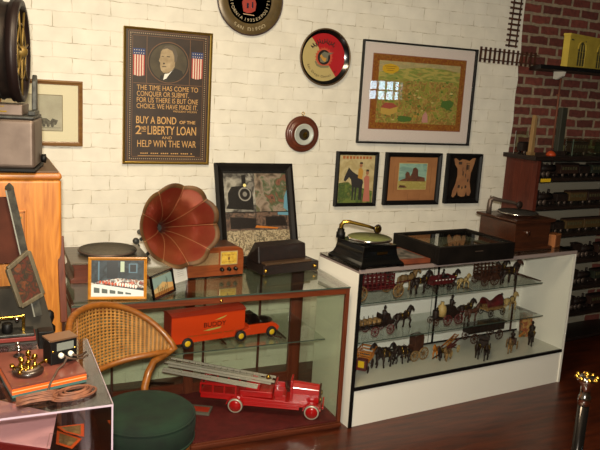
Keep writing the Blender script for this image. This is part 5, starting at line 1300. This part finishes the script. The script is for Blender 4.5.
bp('polished_edge', ed, (BX0, BY0 - .001, BZ - .006), (BX1, BY0, BZ)); bp('polished_edge', ed, (BX1, BY0, BZ - .006), (BX1 + .0015, BY1, BZ)); bp('polished_edge', ed, (BX1 - .004, BY0 - .001, .42), (BX1 + .001, BY0, BZ - .006))
t = thing('display_pedestal', 'dark cloth covered pedestal under the acrylic box', 'pedestal', ((BX0 + BX1) / 2, (BY0 + BY1) / 2, 0))
MB(Matrix.Translation(-t.location)).use(mat('pedestal_dark', '2c2622', .6)).box((BX0 - .01, BY0 - .01, 0), (BX1 + .01, BY1 + .0, .405)).build('pedestal_body', None, t, .004); MB(Matrix.Translation(-t.location)).use(M['walnut']).box((BX0 - .015, BY0 - .015, .405), (BX1 + .015, BY1 + .0, .42)).build('pedestal_top', None, t, .003)
# pink sheet on a red stand inside
zs = .76
q = [at(u, v, z=zs) for u, v in ((-95, 385), (0, 401), (57, 414), (50, 449), (-95, 428))]
q = [Vector((max(p.x, BX0 + .02), min(p.y, BY1 - .03), zs)) for p in q]
t = thing('pink_sheet', 'pale pink paper sheet inside the acrylic box', 'paper', (q[2].x, q[2].y, zs))
m_ = MB(Matrix.Translation(-t.location)).use(M['pink']); m_.prism([(p.x, p.y) for p in q], zs, zs + .002, 'z'); m_.build('sheet', None, t)
m_ = MB(Matrix.Translation(-t.location)).use(mat('dotted_ink', '8c6a5c', .7)); c0, c1, c2 = at(50, 434, z=zs), at(57, 434, z=zs), at(47, 449, z=zs); m_.bar(c0 + Vector((0, 0, .0025)), c1 + Vector((-.004, 0, .0025)), .0012, .0006); m_.bar(c0 + Vector((0, 0, .0025)), c2 + Vector((0, .004, .0025)), .0012, .0006); m_.build('printed_corner', None, t)
t = thing('red_tray', 'dark red flat box supporting the pink sheet inside the acrylic box', 'box', (q[2].x - .1, q[2].y, .42))
m_ = MB(Matrix.Translation(-t.location)).use(mat('tray_box_red', '7c1c1a', .5)); m_.prism([(p.x - .008, p.y - .004) for p in (q[0], q[1], q[2], q[3], q[4])], .73, zs - .0005, 'z'); m_.build('box_top', None, t)
m_ = MB(Matrix.Translation(-t.location)).use(M['blackwood']); m_.box((q[0].x + .05, q[3].y + .03, .42), (q[2].x - .06, q[0].y - .02, .73)); m_.build('box_base', None, t)
# orange bordered paper fans
zq = .70
for k, (pts, lb) in enumerate((([(57, 427), (84, 424), (84, 437), (64, 432)], 'upper orange bordered triangular card beside the pink sheet'), ([(57, 431), (82, 439), (72, 449), (56, 444)], 'lower orange bordered card with olive picture beside the pink sheet'))):
    w_ = [at(u, v, z=zq - .01 * k) for u, v in pts]; cen = sum(w_, Vector()) / 4
    w_ = [Vector((min(p.x, BX1 - .012), p.y, p.z)) for p in w_]
    t = thing('picture_card', lb, 'card', cen)
    m_ = MB(Matrix.Translation(-cen)).use(M['orange']); m_.prism([(p.x, p.y) for p in w_], cen.z, cen.z + .0015, 'z'); m_.build('card', None, t)
    m_ = MB(Matrix.Translation(-cen)).use(palette('card_olive%d' % k, ['8c7c4c', '6c5c34', 'a8945c'], 30)); m_.prism([tuple((cen + (p - cen) * .74).xy) for p in w_], cen.z + .0015, cen.z + .002, 'z'); m_.build('card_picture', None, t)
t = thing('dark_block', 'dark wooden block under the picture cards inside the acrylic box', 'block', (cen.x, cen.y, .42))
MB().use(M['blackwood']).box((-.05, -.05, 0), (.03, .03, .265)).build('block_body', None, t, .003)
# telegraph board
zb = .934; zt_ = BZ + .001
FL, FR, SL_ = at(12, 388, z=zb), at(86.5, 372, z=zb), at(0, 367, z=zb)
dv = (SL_ - FL).normalized() * .30; xv = FR - FL
t = thing('telegraph_board', 'reddish board with orange striped edge and brass telegraph parts, on the acrylic box', 'instrument board', (FL.x, FL.y, zt_))
T = Matrix.Translation(-t.location)
pl4 = [FL, FR, FR + dv * .8, FL + dv]
def P4(k, z0, z1, grow): 
    c_ = sum(pl4, Vector()) / 4
    return MB(T).use(k).prism([tuple((c_ + (p - c_) * grow).xy) for p in pl4], z0, z1, 'z')
P4(mat('board_red_brown', '5c3028', .35, 0, '7c463a', 8, coat=.3), zb - .006, zb, .995).build('board_top', None, t)
P4(M['orange'], zb - .013, zb - .006, 1.0).build('orange_stripe', None, t); P4(mat('stripe_pale', 'e0a070', .5), zb - .016, zb - .013, 1.0).build('pale_stripe', None, t); P4(M['orange'], zb - .024, zb - .016, 1.0).build('orange_stripe', None, t)
P4(mat('board_teal', '3c5c58', .5), zt_, zb - .024, 1.0).build('board_base', None, t)
c_ = at(28, 373, z=zb)
m_ = MB(T).use(mat('disc_dark', '2c1c16', .35, coat=.4)); m_.lathe([(.042, 0), (.046, .004), (.046, .012), (.04, .017), (0, .017)], c_, 'z', 30); dsk = m_.build('round_base', None, t)
MB(T).use(M['steel']).lathe([(0, .0172), (.036, .0172), (.034, .02), (0, .02)], c_, 'z', 26).build('metal_disc', None, dsk)
for i, (dx_, dy_, h_) in enumerate(((-.018, -.01, .035), (.002, .012, .05), (.02, -.004, .042), (.0, -.02, .03), (-.02, .015, .03))):
    m_ = MB(T).use(M['brass']); m_.lathe([(.007, 0), (.007, h_ * .25), (.004, h_ * .3), (.004, h_ * .6), (.008, h_ * .65), (.008, h_ * .9), (.003, h_)], c_ + Vector((dx_, dy_, .02)), 'z', 12); m_.build('brass_post', None, dsk)
for (u0, v0, u1, v1) in ((12, 366, 26, 370), (32, 368, 46, 360), (20, 372, 34, 356)):
    m_ = MB(T).use(M['brass']); A_, B_ = at(u0, v0, z=zb + .02), at(u1, v1, z=zb + .02); m_.tube([A_, B_], .0035, 7); m_.lathe([(.007, -.006), (.007, .006)], A_, 'z', 10); m_.lathe([(.007, -.006), (.007, .006)], B_, 'z', 10); m_.build('terminal_bar', None, t)
c_ = at(19, 356, z=zb)
m_ = MB(T).use(M['chrome']); m_.tube([c_, c_ + Vector((0, 0, .02)), c_ + Vector((-.004, .006, .036))], [.008, .008, .006], 10); m_.ell(c_ + Vector((-.004, .006, .04)), (.008, .008, .008)); m_.build('key_lever', None, t); MB(T).use(M['iron']).lathe([(.018, 0), (.016, .004), (0, .004)], c_, 'z', 16).build('key_base', None, t)
# meter box
m0, m1 = at(51, 366, z=zb), at(77, 360, z=zb); ang = math.atan2(m1.y - m0.y, m1.x - m0.x); Wm = (m1 - m0).length
t2 = thing('meter_box', 'black electrical box with a window and two white terminals on the telegraph board', 'meter', (m0.x, m0.y, zb + .0005), ang)
m_ = MB().use(M['black']); m_.box((0, 0, 0), (Wm, .06, .078)); m_.build('meter_body', None, t2, .002)
m_ = MB().use(mat('copper_lid', '7c5c44', .35, .5)); m_.box((-.002, -.002, .078), (Wm + .002, .062, .083)); m_.build('lid', None, t2)
m_ = MB().use(mat('meter_window', '7c8078', .2, .2)); m_.box((Wm * .22, -.002, .045), (Wm * .86, 0, .07)); m_.build('meter_window', None, t2)
for k in (.35, .72): MB().use(M['offwhite']).lathe([(0, -.016), (.008, -.014), (.009, -.004), (.007, 0)], (Wm * k, 0, .03), 'y', 14).build('terminal_knob', None, t2)
for k in (.08, .92): MB().use(M['brass']).lathe([(0, -.002), (.004, -.001), (.004, 0)], (Wm * k, 0, .045), 'y', 8).build('screw', None, t2)
t3 = thing('wood_relay', 'small dark wooden relay box behind the meter box on the telegraph board', 'relay', at(45, 350, z=zb) + Vector((0, .02, .0005)))
MB().use(M['blackwood']).box((-.02, -.01, 0), (.028, .04, .06)).build('relay_body', None, t3, .003); m_ = MB().use(mat('red_wire', '8c1c24', .4)); m_.tube([(.0, -.012, .02), (.004, -.03, .012), (.02, -.035, .004)], .002, 6); m_.build('red_lead', None, t3)
# cords
def wx(u, v, z): return at(u, v, z=z)
cord = mat('cloth_cord', '3c2c22', .8, 0, '52392a', 60)
m_ = MB().use(cord)
zc = BZ + .004
m_.tube([wx(62, 354, zb + .03), wx(68, 358, zb + .03), wx(74, 359, zb + .008), wx(82, 358, zb + .004), wx(88, 355, zb + .003)], .0035, 7)
m_.tube([wx(69, 352, zb + .03), wx(74, 355, zb + .03), wx(80, 356, zb + .01), wx(86, 352, zb + .004)], .0035, 7)
m_.tube([wx(67, 358, zb + .035), wx(64, 364, zb + .01), wx(58, 369, zb + .004), wx(55, 375, zb + .004), wx(50, 384, zb - .004), wx(48, 391, zc), wx(47, 400, zc)], .0035, 7)
o = m_.build('wire_leads'); tag(o, 'brown cloth covered wire leads running from the meter box terminals', 'wire')
m_ = MB().use(mat('coil_cord', '5c3424', .6, 0, '7c4c34', 40)); ctr = at(74, 394, z=zc)
for k in range(8):
    pts = []; r1, r2 = .045 - .0035 * k, .028 - .002 * k; off = Vector((.003 * math.sin(k * 2), .003 * math.cos(k * 3), .0018 * k))
    for i in range(28):
        a_ = 2 * PI * i / 28; pts.append(ctr + off + Vector((r1 * 1.5 * math.cos(a_) + .2 * r2 * math.sin(a_), r2 * math.sin(a_) * 1.5 + .3 * r1 * math.cos(a_), .0022 * (k % 3))))
    m_.tube(pts, .003, 6, closed=True)
for k in range(6):
    A_ = at(16, 398 + 1.6 * k, z=zc); B_ = at(62, 390 + 1.8 * k, z=zc); m_.tube([A_, A_ * .7 + B_ * .3 + Vector((0, .004 * (k % 2), .003)), A_ * .3 + B_ * .7 + Vector((0, 0, .005)), B_], .003, 6)
o = m_.build('cable_coil'); tag(o, 'coiled reddish brown flat cable lying on the acrylic box in front of the telegraph board', 'cable')

# ------------------------------------------------------------------ dark stand behind the acrylic box, with instruments and frames
SZ = at(10, 343, y=-1.30).z
t = thing('dark_stand', 'dark grey sloping stand between the acrylic box and the oak cabinet', 'stand', (-.8, -1.18, 0))
r0, r1 = at(54, 339, y=-1.2).x, at(42, 288, y=-1.12).x; z2 = at(42, 288, y=-1.12).z
gm = mat('stand_grey', '3a352d', .8, 0, '2e2a24', 12, spec=.2)
T = Matrix.Translation((.8, 1.18, 0))
MB(T).use(mat('stand_dark', '26221e', .6)).box((-1.2, -1.31, 0), (r0, -1.05, SZ)).build('stand_base', None, t, .003)
m_ = MB(T).use(gm); m_.add([(-1.2, -1.16, SZ), (r0, -1.16, SZ), (r1, -1.10, z2), (-1.2, -1.10, z2), (-1.2, -1.05, SZ), (r0, -1.05, SZ), (r1, -1.06, z2), (-1.2, -1.06, z2)], [(0,1,2,3), (5,4,7,6), (1,5,6,2), (0,3,7,4), (3,2,6,7), (0,4,5,1)]); m_.build('sloped_back', None, t)
print('stand', SZ, r0, r1, z2)
# telegraph sounder on a red edged base
p0 = at(33, 331, z=SZ)
t = thing('telegraph_sounder', 'brass telegraph sounder with black coil cup on a dark base with red edge', 'telegraph', (p0.x, -1.295, SZ + .001))
m_ = MB().use(M['castiron']); m_.box((-.32, 0, .016), (0, .09, .03)); m_.build('base_board', None, t, .004); MB().use(mat('base_red', '7c2c24', .5)).box((-.325, -.003, 0), (.004, .093, .016)).build('red_edge', None, t, .002)
m_ = MB().use(M['black']); m_.lathe([(.018, 0), (.02, .004), (.02, .036), (.016, .04), (0, .04)], (-.1, .03, .03), 'z', 18); m_.build('coil_cup', None, t)
m_ = MB().use(M['black']); m_.lathe([(.018, 0), (.02, .004), (.02, .036), (.016, .04), (0, .04)], (-.17, .03, .03), 'z', 18); m_.build('coil_cup', None, t)
m_ = MB().use(M['brass']); m_.bar((-.2, .04, .085), (-.035, .04, .09), .014, .012); m_.bar((-.04, .04, .03), (-.04, .04, .1), .012, .012); m_.bar((-.13, .04, .07), (-.13, .04, .12), .01, .01); m_.build('brass_bridge', None, t, .002)
for x_ in (-.065, -.13): MB().use(M['chrome']).lathe([(.004, 0), (.008, .006), (.008, .016), (.003, .02)], (x_, .02, .075), 'z', 12).build('binding_post', None, t)
# tilted small frame
zf_ = [at(6, 268, y=-1.2), at(28.6, 249, y=-1.14), at(44, 295, y=-1.15), at(20.5, 309, y=-1.21)]
cen = sum(zf_, Vector()) / 4
t = thing('photo_frame', 'small grey brown frame tilted on its corner in front of the oak cabinet', 'photo frame', cen)
T = Matrix.Translation(-cen); nn = (zf_[1] - zf_[0]).cross(zf_[3] - zf_[0]).normalized()
if nn.y > 0: nn = -nn
m_ = MB(T).use(wood('frame_grey_brown', '4c4436', '6a604c', .5, 'z'))
for i in range(4):
    A_, B_ = zf_[i], zf_[(i + 1) % 4]; A_, B_ = cen + (A_ - cen) * .92, cen + (B_ - cen) * .92; m_.bar(A_, B_, .018, .016, nn)
m_.build('frame', None, t, .003)
m_ = MB(T).use(palette('dim_red_picture', ['3c2c24', '5c2c20', '2c2c24', '6c3c24', '44403a'], 30)); qq = [cen + (p - cen) * .86 for p in zf_]; m_.add([p + nn * .001 for p in qq] + [p - nn * .006 for p in qq], [(0,1,2,3), (7,6,5,4), (0,4,5,1), (1,5,6,2), (2,6,7,3), (3,7,4,0)]); m_.build('picture', None, t)
# big leaning frame with dark ornate stile
A_, B_ = at(9.5, 190, y=-1.06), at(29, 276, y=-1.13)
dd = (B_ - A_).normalized()
t = thing('leaning_panel', 'large reddish panel with a carved dark grey stile leaning against the oak cabinet', 'framed panel', A_ + dd * .5)
T = Matrix.Translation(-t.location)
st = A_ + dd * .53; st.z = max(st.z, SZ + .01)
m_ = MB(T).use(mat('stile_grey', '2c2a26', .7, 0, '44423a', 30, bump=.4, bscale=80, spec=.2)); m_.bar(A_, st, .034, .02, (0, -1, 0)); m_.lathe([(.018, 0), (.016, .012), (.004, .026), (0, .028)], A_ - dd * .002, 'z', 4); m_.build('carved_stile', None, t, .003)
m_ = MB(T).use(mat('stile_light', '6c6a5c', .5)); m_.bar(A_ + Vector((-.014, -.011, 0)), st + Vector((-.014, -.011, 0)), .005, .004, (0, -1, 0)); m_.build('stile_bead', None, t)
lf = Vector((-.5, 0.0, .0)); up = A_ + dd * .03
m_ = MB(T).use(mat('panel_red', '381a10', .8, 0, '52281a', 6, spec=.2)); 
v0 = [up + Vector((-.012, 0, 0)), up + Vector((-.4, -.0, -.0)), st + Vector((-.4, 0, 0)), st + Vector((-.012, 0, 0))]
e_ = up + (st - up) * .55; v0 = [up + Vector((-.012, 0, 0)), up + Vector((-.4, 0, 0)), e_ + Vector((-.4, 0, 0)), e_ + Vector((-.012, 0, 0))]
m_.add([p + Vector((0, .004, 0)) for p in v0] + [p + Vector((0, .012, 0)) for p in v0], [(0,1,2,3), (7,6,5,4), (0,4,5,1), (1,5,6,2), (2,6,7,3), (3,7,4,0)]); m_.build('panel', None, t)
# black turned finials
c_ = at(50, 318, y=-1.075)
t = thing('turned_post', 'short black turned post standing behind the grey stand, in front of the oak cabinet', 'post', (c_.x + .002, -1.028, 0))
zt2 = at(49, 310, y=-1.028).z
MB().use(M['black']).lathe([(.02, 0), (.02, zt2 - .13), (.012, zt2 - .12), (.024, zt2 - .095), (.024, zt2 - .075), (.01, zt2 - .06), (.02, zt2 - .035), (.018, zt2 - .012), (.006, zt2), (0, zt2)], (0, 0, 0), 'z', 18).build('post_body', None, t)

# ------------------------------------------------------------------ chair
C0 = Vector((-.06, -1.285, 0)); SEAT = .437
t = thing('cane_back_chair', 'low bentwood chair with curved cane back and round dark green velvet seat', 'chair', C0)
m_ = MB().use(M['green_velvet']); Rs = .21
m_.lathe([(0, SEAT - .15), (Rs * .9, SEAT - .15), (Rs * .985, SEAT - .135), (Rs * 1.03, SEAT - .07), (Rs * 1.035, SEAT - .04), (Rs * 1.0, SEAT - .012), (Rs * .93, SEAT + .002), (Rs * .7, SEAT + .004), (Rs * .35, SEAT - .003), (0, SEAT - .005)], (0, 0, 0), 'z', 56)
sc_ = m_.build('seat', None, t)
m_ = MB().use(M['green_velvet']); m_.torus((0, 0, SEAT - .018), Rs * 1.01, .0045, 'z', 56, 6); m_.torus((0, 0, SEAT - .12), Rs * 1.01, .0045, 'z', 56, 6); m_.build('piping', None, sc_)
MB().use(M['bent']).lathe([(Rs * .8, SEAT - .18), (Rs * .95, SEAT - .175), (Rs * .95, SEAT - .15), (Rs * .8, SEAT - .15)], (0, 0, 0), 'z', 40).build('seat_frame', None, t)
for k in range(4):
    a_ = PI / 4 + k * PI / 2; ca, sa = math.cos(a_), math.sin(a_)
    MB().use(M['bent']).tube([(ca * .16, sa * .16, SEAT - .16), (ca * .175, sa * .175, .2), (ca * .2, sa * .2, 0)], [.02, .016, .012], 10).build('leg', None, t)
mid = math.radians(140)
def bk(s_, f_):
    th = mid + s_ * math.radians(93 if s_ < 0 else 82)
    R_ = .265 + .018 * (1 - s_ * s_) + .012 * f_
    zt_ = .625 + .225 * (1 - abs(s_) ** 2.3); zb_ = .612 - .075 * (1 - abs(s_) ** 1.6)
    R_ += .03 * max(0, s_)
    return Vector((R_ * math.cos(th) - .012, R_ * math.sin(th), zb_ + (zt_ - zb_) * f_))
N_ = 36
fr_ = [bk(-1 + 2 * i / N_, 1) for i in range(N_ + 1)] + [bk(1 - 2 * i / N_, 0) for i in range(1, N_)]
m_ = MB().use(M['bent']); m_.tube(fr_, .0145, 10, closed=True); m_.build('back_frame', None, t)
for s_ in (-1, 1):
    m_ = MB().use(M['bent']); m_.tube([bk(s_ * .98, .5), bk(s_ * .9, 0) + Vector((0, 0, -.012)), bk(s_ * .78, 0) + Vector((0, 0, -.035)) * 1, bk(s_ * .72, 0) * .93 + Vector((0, 0, -.04)), bk(s_ * .68, 0).xy.to_3d() * .8 + Vector((0, 0, SEAT + .01)), bk(s_ * .68, 0).xy.to_3d() * .72 + Vector((0, 0, SEAT - .12))], [.012, .015, .017, .018, .018, .018], 12); m_.build('back_support', None, t)
cane = mat('cane', 'b07c3c', .5, 0, '96652c', 30)
cm = MB().use(cane); NU, NV = 46, 18
us = []; vsn = []
for i in range(NU): us += [i / NU, (i + .22) / NU, (i + .78) / NU]
us.append(1.0)
for j in range(NV): vsn += [j / NV, (j + .22) / NV, (j + .78) / NV]
vsn.append(1.0)
vv = [bk(-.97 + 1.94 * u, .03 + .94 * v) for u in us for v in vsn]; nv_ = len(vsn); ff = []
for i in range(len(us) - 1):
    for j in range(nv_ - 1):
        if i % 3 == 1 and j % 3 == 1: continue
        ff.append((i * nv_ + j, (i + 1) * nv_ + j, (i + 1) * nv_ + j + 1, i * nv_ + j + 1))
cm.add(vv, ff, True); cm.build('cane_panel', None, t, fix=False, solid=.0025)
MB().use(M['bent']).tube([bk(0.12, 0), bk(0.12, .5), bk(.12, 1)], .005, 6).build('center_stile', None, t)

# ------------------------------------------------------------------ stanchion at lower right
tp_ = at(588, 374, z=.95)
t = thing('stanchion_post', 'polished metal stanchion post with a gold studded crown, lower right corner', 'stanchion', (tp_.x, tp_.y, 0))
MB().use(M['iron']).lathe([(.14, 0), (.14, .01), (.1, .03), (.03, .045), (0, .045)], (0, 0, 0), 'z', 40).build('base', None, t)
m_ = MB().use(mat('pole_dark_chrome', '3a3634', .16, .9)); m_.lathe([(.019, .03), (.019, .84), (0, .84)], (0, 0, 0), 'z', 28); m_.build('pole', None, t)
m_ = MB().use(M['chrome']); m_.lathe([(.021, .84), (.021, .87), (.017, .875), (.017, .905), (.024, .918), (.032, .925), (.034, .935), (.024, .942), (.012, .945), (0, .946)], (0, 0, 0), 'z', 30); m_.build('collar', None, t)
for k in range(8):
    a_ = 2 * PI * k / 8 + .2; MB().use(M['brass']).ell((.034 * math.cos(a_), .034 * math.sin(a_), .938), (.0085, .0085, .0085)).build('gold_stud', None, t)
MB().use(M['brass']).ell((0, 0, .95), (.012, .012, .009)).build('gold_button', None, t)

# ------------------------------------------------------------------ light
def area(name, loc, target, size, power, col):
    l = bpy.data.lights.new(name, 'AREA'); l.shape = 'DISK'; l.size = size; l.energy = power; l.color = col
    o = bpy.data.objects.new(name, l); COL.objects.link(o); o.location = loc
    d_ = Vector(target) - Vector(loc); o.rotation_euler = d_.to_track_quat('-Z', 'Y').to_euler(); return o
FLASH, LAMP, FILL = 130, 70, 40
area('camera_flash', CP + Vector((-.03, -.08, .14)), at(250, 200, y=0), .09, FLASH, (1, .93, .78))
for (x_, y_, p_) in ((.0, -2.2, LAMP),):
    area('ceiling_lamp', (x_, y_, 2.95), (x_, y_ + .3, 0), .8, p_, (1, .80, .52))
wd_ = bpy.data.worlds.new('world'); SC.world = wd_; wd_.use_nodes = True
wd_.node_tree.nodes['Background'].inputs[0].default_value = (.10, .09, .07, 1); wd_.node_tree.nodes['Background'].inputs[1].default_value = .3
